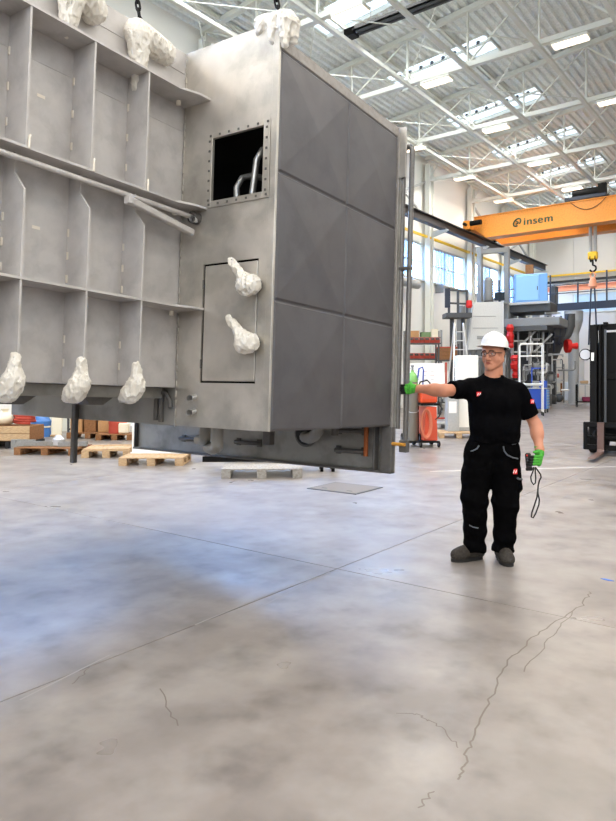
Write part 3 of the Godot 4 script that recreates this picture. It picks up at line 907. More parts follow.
	for q in [[-0.50, -0.055], [-0.50, -0.225], [-2.35, -0.235], [-1.62, -0.225]]:
		var hd := obj("grab_bar", sh().tube([pt(1.66, q[1], q[0]), pt(1.60, q[1], q[0]), pt(1.60, q[1], q[0] + 0.25), pt(1.66, q[1], q[0] + 0.25)], 0.02, 8), M.dark_steel, ep)
		for e in [0.0, 0.25]: obj("rosette", slab_uvw(sh(), 1.645, 1.66, q[1] - 0.035, q[1] + 0.035, q[0] + e - 0.025, q[0] + e + 0.025), M.dark_steel, hd)
	obj("upright_pipe", sh().tube([pt(1.62, 0.0, -0.215), pt(1.62, -0.26, -0.215)], 0.02, 8), M.rust, ep)
	obj("port_ring", sh().tube([pt(1.655, -0.105, -0.84), pt(1.64, -0.105, -0.84)], 0.12, 22), M.dark_steel, ep)
	obj("dark_port", sh().tube([pt(1.645, -0.105, -0.84), pt(1.63, -0.105, -0.84)], 0.10, 22), M.black, ep)  # black disc for the hole's dark inside
	obj("peg", sh().tube([pt(1.63, -0.14, -0.07), pt(1.60, -0.14, 0.15)], 0.014, 8), M.peg, ep)
	# elbows out of the underside
	obj("elbow", sh().tube([pt(1.35, 0.0, -0.52), pt(1.35, -0.05, -0.52), pt(1.38, -0.10, -0.57), pt(1.46, -0.13, -0.68), pt(1.63, -0.135, -0.84)], 0.05, 12), M.under, C)
	obj("elbow", sh().tube([pt(0.4, 0.02, -0.90), pt(0.4, -0.08, -0.90), pt(0.42, -0.115, -0.92), pt(0.5, -0.14, -0.99), pt(0.6, -0.14, -1.15)], 0.04, 12), M.under, C)
	obj("elbow", sh().tube([pt(0.35, 0.02, -0.73), pt(0.35, -0.12, -0.73), pt(0.37, -0.16, -0.75), pt(0.42, -0.18, -0.84), pt(0.5, -0.18, -0.95)], 0.045, 12), M.under, C)
	obj("saddle", slab_uvw(sh(), 1.25, 1.32, -0.20, 0.0, -1.02, -0.94), M.dark_steel, C)
	obj("drop_pipe", sh().tube([pt(1.42, 0.0, -0.40), pt(1.42, -0.09, -0.40)], 0.03, 10), M.dark_steel, C)
	# under the ribbed side: channel, brackets, clamp ring, hanging leg
	obj("bottom_channel", slab_uvw(sh(), -2.2, -0.02, BOT - 0.075, BOT, WS - 0.22, WS - 0.10), M.under, C)
	for u in [-1.60, -0.98, -0.42]:
		var poly := PackedVector2Array([Vector2(-0.24, 0), Vector2(0.06, 0), Vector2(0.06, -0.07), Vector2(-0.02, -0.12), Vector2(-0.12, -0.12)])
		obj("bracket", sh().prism(poly, 0.24, Transform3D(Basis(Vector3(0, 0, -1), Vector3.UP, Vector3(1, 0, 0)), pt(u, BOT - 0.005, WS - 0.32))), M.dark_steel, C)
	obj("clamp_post", slab_uvw(sh(), -0.03, 0.0, 0.02, BOT, WS - 0.13, WS - 0.10), M.dark_steel, C)
	obj("clamp_ring", sh().tube([pt(-0.02, 0.03, WS - 0.16), pt(-0.02, 0.17, WS - 0.16), pt(-0.02, 0.22, WS - 0.12), pt(-0.02, 0.22, WS - 0.07), pt(-0.02, 0.17, WS - 0.03), pt(-0.02, 0.12, WS - 0.02)], 0.018, 8), M.dark_steel, C)
	obj("hanging_leg", sh().box(pt(-0.02, -0.065, -1.86), Vector3(0.042, 0.54, 0.042)), M.dark_steel, C)
	# the tall looped pipe at the far edge
	var lp := [pt(1.70, -0.02, 0.030)]
	lp.append(pt(1.70, 2.28, 0.030))
	for i in 7:
		var a := PI * (1.0 - i / 6.0)
		lp.append(pt(1.70, 2.28 + 0.038 * sin(a), 0.068 + 0.038 * cos(a)))
	lp.append(pt(1.70, -0.15, 0.106))
	var loop := obj("looped_pipe", sh().tube(lp, 0.022, 10), M.pipe_grey, C)
	obj("pipe_end", sh().box(pt(1.70, -0.16, 0.096), Vector3(0.07, 0.10, 0.06)), M.dark_steel, loop)
	for v in [1.3]: obj("pipe_clip", slab_uvw(sh(), 1.66, 1.71, v - 0.012, v + 0.012, 0.02, 0.13), M.dark_steel, loop)
	# chains
	for q in [[pt(0.04, TOP + 0.02, -0.03), Vector3(-0.30, 1.0, -0.05), "black lifting chain at the corner between front and panelled side"], [pt(-0.35, TOP - 0.06, WS - 0.05), Vector3(-0.13, 1.0, 0.05), "black lifting chain above the ribbed side of the casing"]]:
		var t := thing("lifting_chain", q[2], "chain", casing.transform * q[0], 0.0)
		var dir: Vector3 = q[1].normalized()
		var link_pts := []
		for i in 14:
			var a := TAU * i / 14
			link_pts.append(Vector3(0.013 * cos(a), 0.026 * sin(a) + (0.011 if sin(a) > 0 else -0.011), 0))
		var link := sh().tube(link_pts, 0.0075, 6, true).mesh()
		var bx := dir.cross(Vector3(0, 0, 1)).normalized()
		for i in 30:
			var l := obj("link", link, M.black_steel, t)
			var b := Basis(bx, dir, bx.cross(dir))
			l.transform = Transform3D(b * Basis(Vector3.UP, (i % 2) * PI / 2 + 0.5), dir * (0.02 + i * 0.055))
	# plastic film wrapped round handles, rib feet and lifting lugs
	for q in [[0.91, "upper"], [0.55, "lower"]]:
		var v: float = q[0]
		film_wrap("plastic_wrap", "white plastic wrapped around the %s door handle of the casing" % q[1], pt(-0.07, v, -0.14), [[Vector3(-0.01, -0.005, 0), Vector3(0.022, -0.004, 0), 0.056, 0.050], [Vector3(-0.035, 0.045, 0.01), Vector3(-0.130, 0.150, 0.02), 0.020, 0.010]], 3 + int(v * 10))
	var nm := ["rearmost", "middle", "nearest"]
	var k2 := 0
	for u in [-0.49, -0.889, -1.288]:
		var lab := ["rightmost rib foot, beside the front plate", "middle one of the three wrapped rib feet", "leftmost rib foot, at the edge of the picture"]
		film_wrap("plastic_wrap", "crumpled white plastic around the " + lab[k2], pt(u - 0.01, BOT + 0.0, WF - 0.03), [[Vector3(0.005, -0.005, 0), Vector3(-0.02, -0.045, 0.01), 0.046, 0.046], [Vector3(-0.06, -0.06, 0.0), Vector3(-0.10, -0.075, 0.0), 0.032, 0.018], [Vector3(0.018, 0.04, 0.0), Vector3(0.014, 0.125, 0.0), 0.022, 0.013]], 30 + k2)
		k2 += 1
	film_wrap("plastic_wrap", "torn white plastic over the lifting lug at the top front corner", pt(0.03, TOP + 0.01, -0.03), [[pt(0.0, 0.03, -0.15), pt(0.02, 0.0, 0.03), 0.032, 0.055], [pt(-0.02, -0.02, 0.05), pt(-0.02, -0.17, 0.06), 0.035, 0.010], [pt(0.05, -0.02, 0.07), pt(0.05, -0.13, 0.08), 0.03, 0.008], [pt(-0.02, -0.02, -0.03), pt(-0.03, -0.13, -0.03), 0.028, 0.008], [pt(-0.02, 0.0, -0.12), pt(-0.03, -0.04, -0.14), 0.028, 0.012]], 50)
	film_wrap("plastic_wrap", "white plastic with a hanging tail over the lug at the ribbed side", pt(-0.42, TOP - 0.09, WS + 0.02), [[pt(-0.05, 0.0, 0.02), pt(0.2, -0.01, 0.0), 0.072, 0.062], [pt(-0.06, -0.05, 0.05), pt(-0.05, -0.36, 0.04), 0.06, 0.024]], 51)
	film_wrap("plastic_wrap", "white plastic over the lug nearest the picture's top edge", pt(-0.93, TOP - 0.17, WS + 0.04), [[pt(-0.06, 0.12, 0.02), pt(0.12, 0.06, 0.0), 0.08, 0.07], [pt(-0.06, 0.0, 0.05), pt(-0.07, -0.17, 0.04), 0.055, 0.028]], 52)

const FACE := 0.6545      # turn of things that stand square to the view

func wobj(called: String, s, m: Material, t: Node3D, label := "") -> MeshInstance3D:   # a part whose shape is given in hall coordinates
	var o := obj(called, s, m, t, label)
	o.position = -t.position
	return o

func crane() -> void:
	var t := thing("overhead_crane", "orange overhead crane with two girders and green lettering", "crane", Vector3(0, 10.2, -38.3))
	# a box girder with plates top and bottom, tapered at its end
	var poly := PackedVector2Array([Vector2(-15.9, 10.35), Vector2(-15.2, 9.78), Vector2(16, 9.78), Vector2(16, 11.0), Vector2(-15.9, 11.0)])
	for z in [-37.1, -39.5]:
		var g := wobj("girder", sh().prism(poly, 0.62, Transform3D(Basis.IDENTITY, Vector3(0, 0, z))), M.orange, t)
		obj("flange", sh().box(Vector3(0.4, 9.76, z), Vector3(31.2, 0.05, 0.8)), M.orange, g)
		obj("flange", sh().box(Vector3(0, 11.02, z), Vector3(31.8, 0.05, 0.8)), M.orange, g)
		obj("rail", sh().box(Vector3(0, 11.07, z), Vector3(31.0, 0.06, 0.08)), M.grey_dark, g)
	wobj("end_carriage", sh().box(Vector3(-16.1, 10.5, -38.3), Vector3(0.42, 0.5, 4.4), Basis.IDENTITY, 0.04), M.orange, t)
	for z in [-36.3, -40.3]:
		wobj("wheel", sh().tube([Vector3(-16.26, 10.34, z), Vector3(-15.94, 10.34, z)], 0.17, 14), M.black_steel, t)
	wobj("drive_motor", sh().tube([Vector3(-15.85, 10.55, -36.15), Vector3(-15.2, 10.55, -36.15)], 0.15, 12), M.black_steel, t)
	wobj("buffer", sh().tube([Vector3(-16.1, 10.5, -36.1), Vector3(-16.1, 10.5, -35.8)], 0.09, 10), M.black_steel, t)
	var font := SystemFont.new()
	font.font_names = PackedStringArray(["Droid Sans"])
	font.font_weight = 700
	var tm := TextMesh.new()
	tm.text = "insem"; tm.font = font; tm.font_size = 64; tm.pixel_size = 0.0076; tm.depth = 0.02
	var L := obj("lettering", tm, M.logo_green, t, "green lettering insem")
	L.position = Vector3(-12.15, 10.33, -36.78) - t.position
	L.scale = Vector3(1.18, 1.0, 1.0)
	# the round mark in front of the lettering: an open ring with an S-shaped swoosh
	var arc := []
	for i in 17: arc.append(Vector3(-13.33 + 0.21 * cos(-0.9 + i * 0.36), 10.37 + 0.21 * sin(-0.5 + i * 0.36), -36.775))
	var lg := wobj("logo", sh().tube(arc, 0.042, 6), M.logo_green, t, "round green mark")
	var sw := []
	for i in 9: sw.append(Vector3(-13.33 + 0.07 * sin(i * 0.75 - 1.2), 10.26 + i * 0.027, -36.775))
	obj("swoosh", sh().tube(sw, 0.035, 6), M.logo_green, lg)
	# hoist trolley on top
	var h := thing("hoist_trolley", "dark hoist trolley riding on the orange crane", "hoist", Vector3(-9.7, 11.1, -38.3))
	wobj("frame", sh().box(Vector3(-9.7, 11.22, -38.3), Vector3(2.1, 0.18, 2.9)), M.navy, h)
	wobj("drum", sh().tube([Vector3(-10.5, 11.58, -37.6), Vector3(-8.9, 11.58, -37.6)], 0.28, 16), M.black_steel, h)
	wobj("motor", sh().tube([Vector3(-10.4, 11.5, -38.6), Vector3(-9.4, 11.5, -38.6)], 0.22, 14), M.navy, h)
	wobj("control_box", sh().box(Vector3(-8.85, 11.55, -37.0), Vector3(0.4, 0.55, 0.3)), M.black_steel, h)
	for z in [-37.1, -39.5]:
		for x in [-10.5, -8.9]: wobj("wheel", sh().tube([Vector3(x, 11.17, z - 0.06), Vector3(x, 11.17, z + 0.06)], 0.1, 10), M.black_steel, h)
	var cab := []
	for i in 11:
		var u := i / 10.0
		cab.append(Vector3(-10.6 + 2.2 * u, 11.25 - 0.75 * 4.0 * u * (1.0 - u), -36.72))
	wobj("cable_loop", sh().tube(cab, 0.018, 6), M.black, h)
	# hook block: telescopic guide tubes, yellow block and hook
	var k := thing("hook_block", "yellow crane hook block on two grey guide tubes", "hook", Vector3(-9.66, 8.1, -38.3))
	for s in [-0.12, 0.12]: wobj("guide_tube", sh().tube([Vector3(-9.66 + s, 11.3, -38.3), Vector3(-9.66 + s, 8.5, -38.3)], 0.09, 10), M.grey_light, k)
	wobj("block", sh().box(Vector3(-9.66, 8.3, -38.3), Vector3(0.5, 0.44, 0.3), Basis.IDENTITY, 0.06), M.yellow, k)
	for s in [-0.13, 0.13]: wobj("sheave", sh().tube([Vector3(-9.66 + s, 8.14, -38.3), Vector3(-9.62 + s, 8.14, -38.3)], 0.2, 14), M.black_steel, k)
	var hk := []
	for i in 11:
		var a := PI * 0.5 - i * 0.43
		hk.append(Vector3(-9.66 + 0.17 * cos(a), 7.6 + 0.17 * sin(a), -38.3))
	hk.push_front(Vector3(-9.66, 8.1, -38.3))
	wobj("hook", sh().tube(hk, 0.05, 8), M.black_steel, k)
	var sl := thing("lifting_sling", "orange lifting sling with two long dark legs hanging from the crane hook", "sling", Vector3(-9.66, 3.4, -38.3))
	wobj("ring", sh().tube([Vector3(-9.66, 7.45, -38.3), Vector3(-9.8, 7.2, -38.3), Vector3(-9.66, 6.95, -38.3), Vector3(-9.52, 7.2, -38.3)], 0.05, 7, true), M.sling, sl)
	wobj("hood", sh().lathe([[0.1, 0.0], [0.24, 0.1], [0.16, 0.5], [0.1, 0.6]], Transform3D(Basis.IDENTITY, Vector3(-9.66, 6.5, -38.3)), 10), M.sling, sl)
	for s in [-0.22, 0.22]: wobj("leg", sh().tube([Vector3(-9.66 + s * 0.4, 6.6, -38.3), Vector3(-9.66 + s, 3.4, -38.3)], 0.045, 6), M.navy, sl)
	var t2 := thing("light_crane_girder", "thin salmon orange girder of a second crane near the far wall", "girder", Vector3(-2, 7.6, -47.5))
	obj("beam", sh().beam(Vector3(-13.4, 0.25, 0), Vector3(15, 0.25, 0), 0.3, 0.36, 0.04), M.sling, t2)
	obj("stiffener", sh().box(Vector3(-13.3, 0.25, 0), Vector3(0.05, 0.28, 0.3)), M.sling, t2)
	tag(obj("wall_rail", sh().box(Vector3(0, 8.9, FAR_Z + 0.2), Vector3(33.6, 0.16, 0.16)), M.runway), "dark rail on the far wall right below the yellow one", "rail")

func machine() -> void:
	# the big grey plant: a framed tower with two decks
	var base := Vector3(-12.720, 0.000, -33.766)
	var t := thing("process_plant", "tall grey steel plant of columns, pipes and decks behind the worker", "machine", base)
	for q in [Vector3(-14.165, -0.000, -31.157), Vector3(-14.655, -0.000, -33.894), Vector3(-12.678, 0.000, -33.798), Vector3(-12.588, -0.000, -35.479), Vector3(-12.447, 0.000, -37.324), Vector3(-11.910, 0.000, -37.736)]:
		wobj("column", sh().beam(Vector3(q.x, 0, q.z), Vector3(q.x, 5.2, q.z), 0.32, 0.32, 0.05), M.grey, t)
	for q in [Vector3(-14.727, 0.000, -35.575), Vector3(-14.758, 0.000, -37.426), Vector3(-13.224, 0.000, -38.603), Vector3(-13.193, 0.000, -40.658), Vector3(-12.612, 0.000, -41.104)]:
		wobj("column", sh().box(Vector3(q.x, 2.4, q.z), Vector3(0.22, 4.8, 0.22)), M.grey_dark, t)
	var c1 := Vector3(-11.747, 4.350, -33.842)
	wobj("lower_deck", sh().box(c1, Vector3(3.6, 0.42, 2.4), Basis(Vector3.UP, 0.12), 0.03), M.grey, t)
	wobj("deck_edge", sh().box(c1 + Vector3(-0.2, -0.32, 0.2), Vector3(2.9, 0.24, 2.2), Basis(Vector3.UP, 0.12)), M.grey_dark, t)
	var c2 := Vector3(-11.796, 5.176, -34.435)
	wobj("upper_deck", sh().box(c2, Vector3(2.4, 0.5, 1.9), Basis(Vector3.UP, 0.12), 0.03), M.grey_dark, t)
	wobj("deck_band", sh().box(c2 + Vector3(-0.1, 0.18, 0.3), Vector3(2.6, 0.12, 1.9), Basis(Vector3.UP, 0.12)), M.grey_light, t)
	wobj("core", sh().box(Vector3(-12.655, 2.447, -35.667), Vector3(2.6, 4.2, 1.5), Basis(Vector3.UP, 0.1), 0.05), M.grey_dark, t)
	wobj("core", sh().box(Vector3(-14.147, 3.013, -35.152), Vector3(2.4, 5.2, 1.5), Basis(Vector3.UP, 0.1), 0.05), M.grey, t)
	wobj("hopper", sh().lathe([[0.28, -1.4], [0.9, 0.0], [0.9, 0.7]], Transform3D(Basis.IDENTITY, Vector3(-11.167, 3.692, -35.548)), 14), M.grey_dark, t)
	for q in [[Vector3(-12.138, 4.003, -32.912), Vector3(-12.179, 1.567, -32.881), 0.07], [Vector3(-11.973, 4.010, -33.165), Vector3(-11.932, 1.160, -33.196), 0.05], [Vector3(-11.420, 3.995, -33.337), Vector3(-11.420, 1.870, -33.337), 0.09], [Vector3(-11.165, 4.112, -33.785), Vector3(-11.165, 1.465, -33.785), 0.05], [Vector3(-10.963, 4.010, -33.940), Vector3(-10.963, 2.178, -33.940), 0.07], [Vector3(-12.613, 4.435, -32.926), Vector3(-12.613, 0.441, -32.926), 0.10]]:
		wobj("pipe", sh().tube([q[0], q[1]], q[2], 8), M.grey_light, t)
	for q in [[Vector3(-10.817, 4.856, -33.799), Vector3(-10.338, 4.896, -34.672)], [Vector3(-11.710, 3.226, -32.862), Vector3(-10.753, 4.383, -33.597)], [Vector3(-11.192, 2.873, -33.260), Vector3(-10.473, 3.779, -33.811)], [Vector3(-12.110, 2.873, -32.556), Vector3(-10.817, 2.882, -33.799)], [Vector3(-12.149, 3.427, -32.525), Vector3(-11.661, 3.439, -33.152)]]:
		wobj("brace", sh().bar(q[0], q[1], 0.09), M.grey_light, t)
	for q in [Vector3(-11.878, 2.165, -32.481), Vector3(-11.442, 1.915, -32.816), Vector3(-11.045, 2.165, -33.121), Vector3(-10.753, 1.867, -33.597), Vector3(-10.513, 1.566, -33.781)]:
		wobj("valve_body", sh().ball(q, Vector3(0.18, 0.22, 0.18)), M.grey, t)
		wobj("hand_wheel", sh().tube([q + Vector3(-0.1, 0.3, 0.1), q + Vector3(0.0, 0.3, 0.2), q + Vector3(0.1, 0.3, 0.1), q + Vector3(0.0, 0.3, 0.0)], 0.03, 6, true), M.grey_dark, t)
	# dense small pipework round the foot of the plant
	var pr := RandomNumberGenerator.new()
	pr.seed = 21
	for q in [Vector3(-11.997, 1.465, -32.390), Vector3(-11.640, 1.265, -32.664), Vector3(-11.431, 1.867, -33.076), Vector3(-11.112, 1.666, -33.321), Vector3(-10.898, 1.465, -33.738), Vector3(-10.680, 1.872, -34.157), Vector3(-10.500, 1.465, -34.547), Vector3(-13.831, 1.058, -31.739), Vector3(-13.507, 1.260, -32.240), Vector3(-10.817, 2.578, -33.799), Vector3(-11.351, 2.672, -33.138)]:
		for i in 4:
			var a: Vector3 = q + Vector3(pr.randf_range(-0.4, 0.4), pr.randf_range(-0.6, 0.9), pr.randf_range(-0.2, 0.3))
			var b: Vector3 = a + (Vector3(0, pr.randf_range(0.5, 1.4), 0) if i % 2 == 0 else Vector3(pr.randf_range(0.3, 0.9), 0, pr.randf_range(-0.2, 0.2)))
			var c: Vector3 = b + (Vector3(pr.randf_range(-0.5, 0.5), 0, 0.1) if i % 2 == 0 else Vector3(0, pr.randf_range(-0.6, 0.6), 0))
			wobj("pipe", sh().tube([a, a.lerp(b, 0.9), b.lerp(c, 0.15), c], pr.randf_range(0.025, 0.06), 7), [M.grey_light, M.grey, M.grey_dark, M.alu][pr.randi() % 4], t)
	# stair and ladder cage at the right of the plant
	for i in 4:
		var a: Vector3 = [Vector3(-10.889, 4.762, -34.501), Vector3(-10.644, 4.762, -34.689), Vector3(-10.419, 4.781, -35.114), Vector3(-10.190, 4.905, -35.541)][i]
		var b: Vector3 = [Vector3(-10.889, 3.010, -34.501), Vector3(-10.644, 2.907, -34.689), Vector3(-10.501, 3.279, -35.050), Vector3(-10.356, 3.758, -35.414)][i]
		wobj("cage_post", sh().bar(a, b, 0.09), M.navy, t)
	for y in [320, 328, 336, 343]:
		var yy: float = 1.465 - (y - 380) * 34.0 / 660.0
		var pa := Vector3(-10.930, 4.556, -34.469); var pb := Vector3(-10.378, 4.574, -35.145)
		wobj("cage_rung", sh().bar(Vector3(pa.x, yy, pa.z), Vector3(pb.x, yy, pb.z), 0.07), M.navy, t)
	wobj("curved_duct", sh().tube([Vector3(-10.166, 4.925, -35.811), Vector3(-10.166, 4.296, -35.811), Vector3(-10.291, 3.877, -35.716), Vector3(-10.541, 3.562, -35.524)], 0.26, 12), M.grey_dark, t)
	# red fittings
	for q in [[Vector3(-12.076, 3.815, -32.329), 0.20, 0.85], [Vector3(-12.037, 3.265, -32.360), 0.14, 0.4], [Vector3(-11.878, 2.365, -32.481), 0.24, 0.7], [Vector3(-11.838, 1.815, -32.512), 0.20, 0.5]]:
		wobj("red_valve", sh().lathe([[0.0, -q[2] / 2], [q[1] * 0.8, -q[2] / 2], [q[1], -q[2] * 0.2], [q[1] * 0.7, 0.05], [q[1], q[2] * 0.3], [q[1] * 0.6, q[2] / 2], [0.0, q[2] / 2]], Transform3D(Basis.IDENTITY, q[0]), 12), M.red, t, "red valve")
	wobj("red_valve", sh().tube([Vector3(-10.154, 3.217, -35.065), Vector3(-9.990, 3.217, -35.190), Vector3(-9.949, 3.217, -35.222), Vector3(-9.704, 3.217, -35.410)], [0.36, 0.34, 0.12, 0.18], 12), M.red, t, "red flanged valve")
	# cabinet and box on the upper deck
	var cb := Vector3(-11.604, 5.380, -33.952)
	var k := thing("control_cabinet", "pale blue control cabinet on top of the grey plant", "cabinet", cb, 0.35)
	obj("body", sh().box(Vector3(0, 0.75, 0), Vector3(1.62, 1.5, 0.8), Basis.IDENTITY, 0.03), M.blue_light, k)
	var dr := obj("door", sh().box(Vector3(-0.16, 0.78, 0.42), Vector3(1.12, 1.28, 0.05), Basis.IDENTITY, 0.02), M.blue_door, k)
	obj("handle", sh().box(Vector3(0.32, 0.75, 0.46), Vector3(0.04, 0.2, 0.04)), M.grey_dark, dr)
	obj("plinth", sh().box(Vector3(0, -0.02, 0.02), Vector3(1.66, 0.08, 0.86)), M.grey_dark, k)
	tag(obj("crate", sh().box(Vector3(-11.645, 7.132, -33.920), Vector3(0.4, 0.5, 0.35), Basis(Vector3.UP, 0.3), 0.03), M.wood_dark), "small brown box on top of the pale blue cabinet", "box")
	# sloped pierced hopper sheet in front
	var hb := Vector3(-12.239, 2.874, -29.684)
	var hs := thing("chute", "pale pierced sheet steel chute leaning above the worker's helmet", "chute", hb, FACE)
	var tilt := Basis(Vector3(1, 0, 0), -0.30) * Basis(Vector3(0, 0, 1), 0.0)
	var sheet := sh()
	var hp := PackedVector2Array([Vector2(-0.86, 0), Vector2(0.78, 0.10), Vector2(0.98, 2.46), Vector2(-0.44, 2.42)])
	sheet.prism(hp, 0.04, Transform3D(tilt, Vector3.ZERO))
	obj("sheet", sheet, M.grey_light, hs)
	obj("lip", sh().bar(tilt * Vector3(-0.88, 0, 0.03), tilt * Vector3(-0.44, 2.42, 0.03), 0.07), M.grey_light, hs)
	obj("lip", sh().bar(tilt * Vector3(0.80, 0.1, 0.03), tilt * Vector3(1.0, 2.46, 0.03), 0.07), M.grey_light, hs)
	obj("slot", sh().box(tilt * Vector3(-0.05, 0.62, 0.03), Vector3(0.66, 0.16, 0.03), tilt), M.grey, hs)
	for i in 2: obj("seam", sh().box(tilt * Vector3(0.05, 1.1 + i * 0.6, 0.025), Vector3(1.2 - 0.1 * i, 0.02, 0.02), tilt), M.grey, hs)
	for s in [-0.6, 0.6]: obj("leg", sh().bar(Vector3(s, 0.3, -0.15), Vector3(s * 1.1, -hb.y, -0.7), 0.1), M.grey, hs)
	# portal frame before the windows, with a tank
	var pf := thing("portal_frame", "grey steel portal frame standing before the windows", "frame", Vector3(-13.109, -0.000, -32.705))
	for q in [Vector3(-13.639, -0.000, -32.298), Vector3(-12.538, -0.000, -33.143)]:
		wobj("post", sh().box(Vector3(q.x, 4.15, q.z), Vector3(0.24, 8.3, 0.24)), M.grey, pf)
	wobj("crossbar", sh().bar(Vector3(-13.628, 8.040, -32.273), Vector3(-12.528, 8.142, -33.117), 0.24), M.grey, pf)
	wobj("foot_plate", sh().box(Vector3(-13.639, -0.000, -32.298) + Vector3(0, 0.02, 0), Vector3(0.5, 0.04, 0.5)), M.grey, pf)
	wobj("foot_plate", sh().box(Vector3(-12.538, -0.000, -33.143) + Vector3(0, 0.02, 0), Vector3(0.5, 0.04, 0.5)), M.grey, pf)
	var tk := thing("tank", "small upright grey tank beside the left post of the portal frame", "tank", Vector3(-13.321, 5.483, -32.635))
	obj("shell", sh().lathe([[0.0, 0.0], [0.2, 0.02], [0.24, 0.1], [0.24, 1.1], [0.16, 1.25], [0.0, 1.3]], Transform3D.IDENTITY, 14), M.grey, tk)
	obj("stand", sh().lathe([[0.25, -0.5], [0.25, 0.05], [0.0, 0.05]], Transform3D.IDENTITY, 12), M.grey_dark, tk)
	var mb := thing("monitor_box", "small dark monitor box right of the grey tank", "monitor", Vector3(-12.682, 5.475, -32.495), FACE)
	obj("case", sh().box(Vector3(0, 0.24, 0), Vector3(0.5, 0.42, 0.16), Basis.IDENTITY, 0.03), M.navy, mb)
	obj("screen", sh().box(Vector3(0, 0.25, 0.085), Vector3(0.42, 0.32, 0.01)), M.glass_screen, mb)
	obj("stand", sh().box(Vector3(0, 0.0, 0), Vector3(0.1, 0.1, 0.1)), M.navy, mb)
	obj("shelf", sh().box(Vector3(-0.1, -0.1, -0.05), Vector3(1.0, 0.08, 0.5)), M.grey, mb)
	# access platform left of it
	var ap := thing("access_platform", "dark railed access platform left of the grey plant", "platform", Vector3(-13.364, 0.000, -29.060))
	var pz := 31.0
	wobj("deck", sh().box(Vector3(-13.319, 4.471, -28.854), Vector3(1.2, 0.22, 0.9), Basis(Vector3.UP, FACE)), M.grey_dark, ap)
	for q in [[Vector3(-13.442, 4.340, -28.256), Vector3(-13.442, 5.730, -28.256)], [Vector3(-13.111, 4.340, -28.510), Vector3(-13.111, 5.591, -28.510)], [Vector3(-12.780, 4.340, -28.764), Vector3(-12.780, 5.638, -28.764)]]: wobj("rail_post", sh().bar(q[0], q[1], 0.09), M.grey_dark, ap)
	for q in [[Vector3(-13.479, 5.638, -28.228), Vector3(-12.743, 5.591, -28.793)], [Vector3(-13.479, 5.035, -28.228), Vector3(-12.743, 4.989, -28.793)]]: wobj("rail", sh().bar(q[0], q[1], 0.08), M.grey_dark, ap)
	wobj("panel", sh().box(Vector3(-13.453, 5.254, -28.122), Vector3(0.24, 0.9, 0.1), Basis(Vector3.UP, FACE)), M.navy, ap)
	for q in [Vector3(-13.589, 0.000, -28.888), Vector3(-13.176, 0.000, -29.204)]: wobj("leg", sh().box(Vector3(q.x, 2.2, q.z), Vector3(0.16, 4.4, 0.16)), M.grey_dark, ap)
	wobj("beacon", sh().lathe([[0.12, 0], [0.16, 0.1], [0.13, 0.34], [0.0, 0.38]], Transform3D(Basis.IDENTITY, Vector3(-12.706, 4.803, -28.821)), 12), M.red, ap, "red beacon")
	# catwalk with railing out to the right
	var y0 := 5.7
	var cw := thing("catwalk", "dark blue elevated catwalk with railing, right of the pale blue cabinet", "catwalk", Vector3(-9, y0, -40))
	obj("beam", sh().box(Vector3(2.0, 0, 0.6), Vector3(17.5, 0.42, 0.12)), M.navy, cw)
	obj("deck", sh().box(Vector3(2.0, 0.16, 0), Vector3(17.5, 0.06, 1.2)), M.grey_dark, cw)
	for i in 9:
		var x := -6.4 + i * 1.55
		obj("rail_post", sh().box(Vector3(x, 0.75 + (0.28 if i % 2 == 0 else 0.0), 0.6), Vector3(0.08, 1.2 + (0.56 if i % 2 == 0 else 0.0), 0.08)), M.navy, cw)
	for y in [0.8, 1.28]: obj("rail", sh().box(Vector3(1.0, y, 0.6), Vector3(15.5, 0.05, 0.05)), M.navy, cw)
	for q in [[-5.4, 0.6, 0.9], [-4.9, 0.35, 1.25], [-4.0, 0.5, 0.8], [-3.3, 0.3, 1.1]]:
		obj("equipment_box", sh().box(Vector3(q[0], 0.25 + q[2] / 2, -0.2), Vector3(q[1], q[2], 0.5), Basis.IDENTITY, 0.05), M.grey_dark, cw)
	var col := Vector3(-11.121, -0.000, -41.211)
	var sc := thing("support_column", "round grey column with a flared head under the catwalk", "column", Vector3(col.x, 0, -40.0 + 0.1))
	sc.position.x = -40.0 * -0.0 + col.x
	obj("shaft", sh().lathe([[0.36, 0.0], [0.36, 0.06], [0.30, 0.08], [0.30, 4.2], [0.52, 4.9], [0.52, 5.48], [0.0, 5.48]], Transform3D.IDENTITY, 18), M.grey_light, sc)
	obj("anchor", sh().box(Vector3(0, 0.02, 0), Vector3(0.9, 0.04, 0.9)), M.grey, sc)
	# pale windows low on the far wall: opaque panes, daylight put into their colour
	var fw := Node3D.new()
	fw.name = "window_21"
	add_child(fw, true)
	fw.position = Vector3(-9.5, 7.2, FAR_Z + 0.08)
	fw.set_meta("kind", "structure")
	for i in 6: obj("pane", sh().box(Vector3(-4.0 + i * 1.6, 0, 0), Vector3(1.5, 1.3, 0.06)), M.blue_pale, fw)
	obj("window_frame", sh().box(Vector3(0, 0.7, 0.02), Vector3(9.8, 0.08, 0.1)).box(Vector3(0, -0.7, 0.02), Vector3(9.8, 0.08, 0.1)), M.white_steel, fw)
	# grey wall stripe and tall gate in the window wall
	var gate := Node3D.new()
	gate.name = "door_1"
	add_child(gate, true)
	gate.position = Vector3(WALL_X + 0.06, 0, -17.9)
	gate.set_meta("kind", "structure")
	for i in 9: obj("panel", sh().box(Vector3(0, 0.33 + i * 0.62, 0), Vector3(0.08, 0.6, 4.6)), M.gate, gate)
	for s in [-2.4, 2.4]: obj("door_frame", sh().box(Vector3(0.02, 2.85, s), Vector3(0.16, 5.7, 0.14)), M.grey_dark, gate)

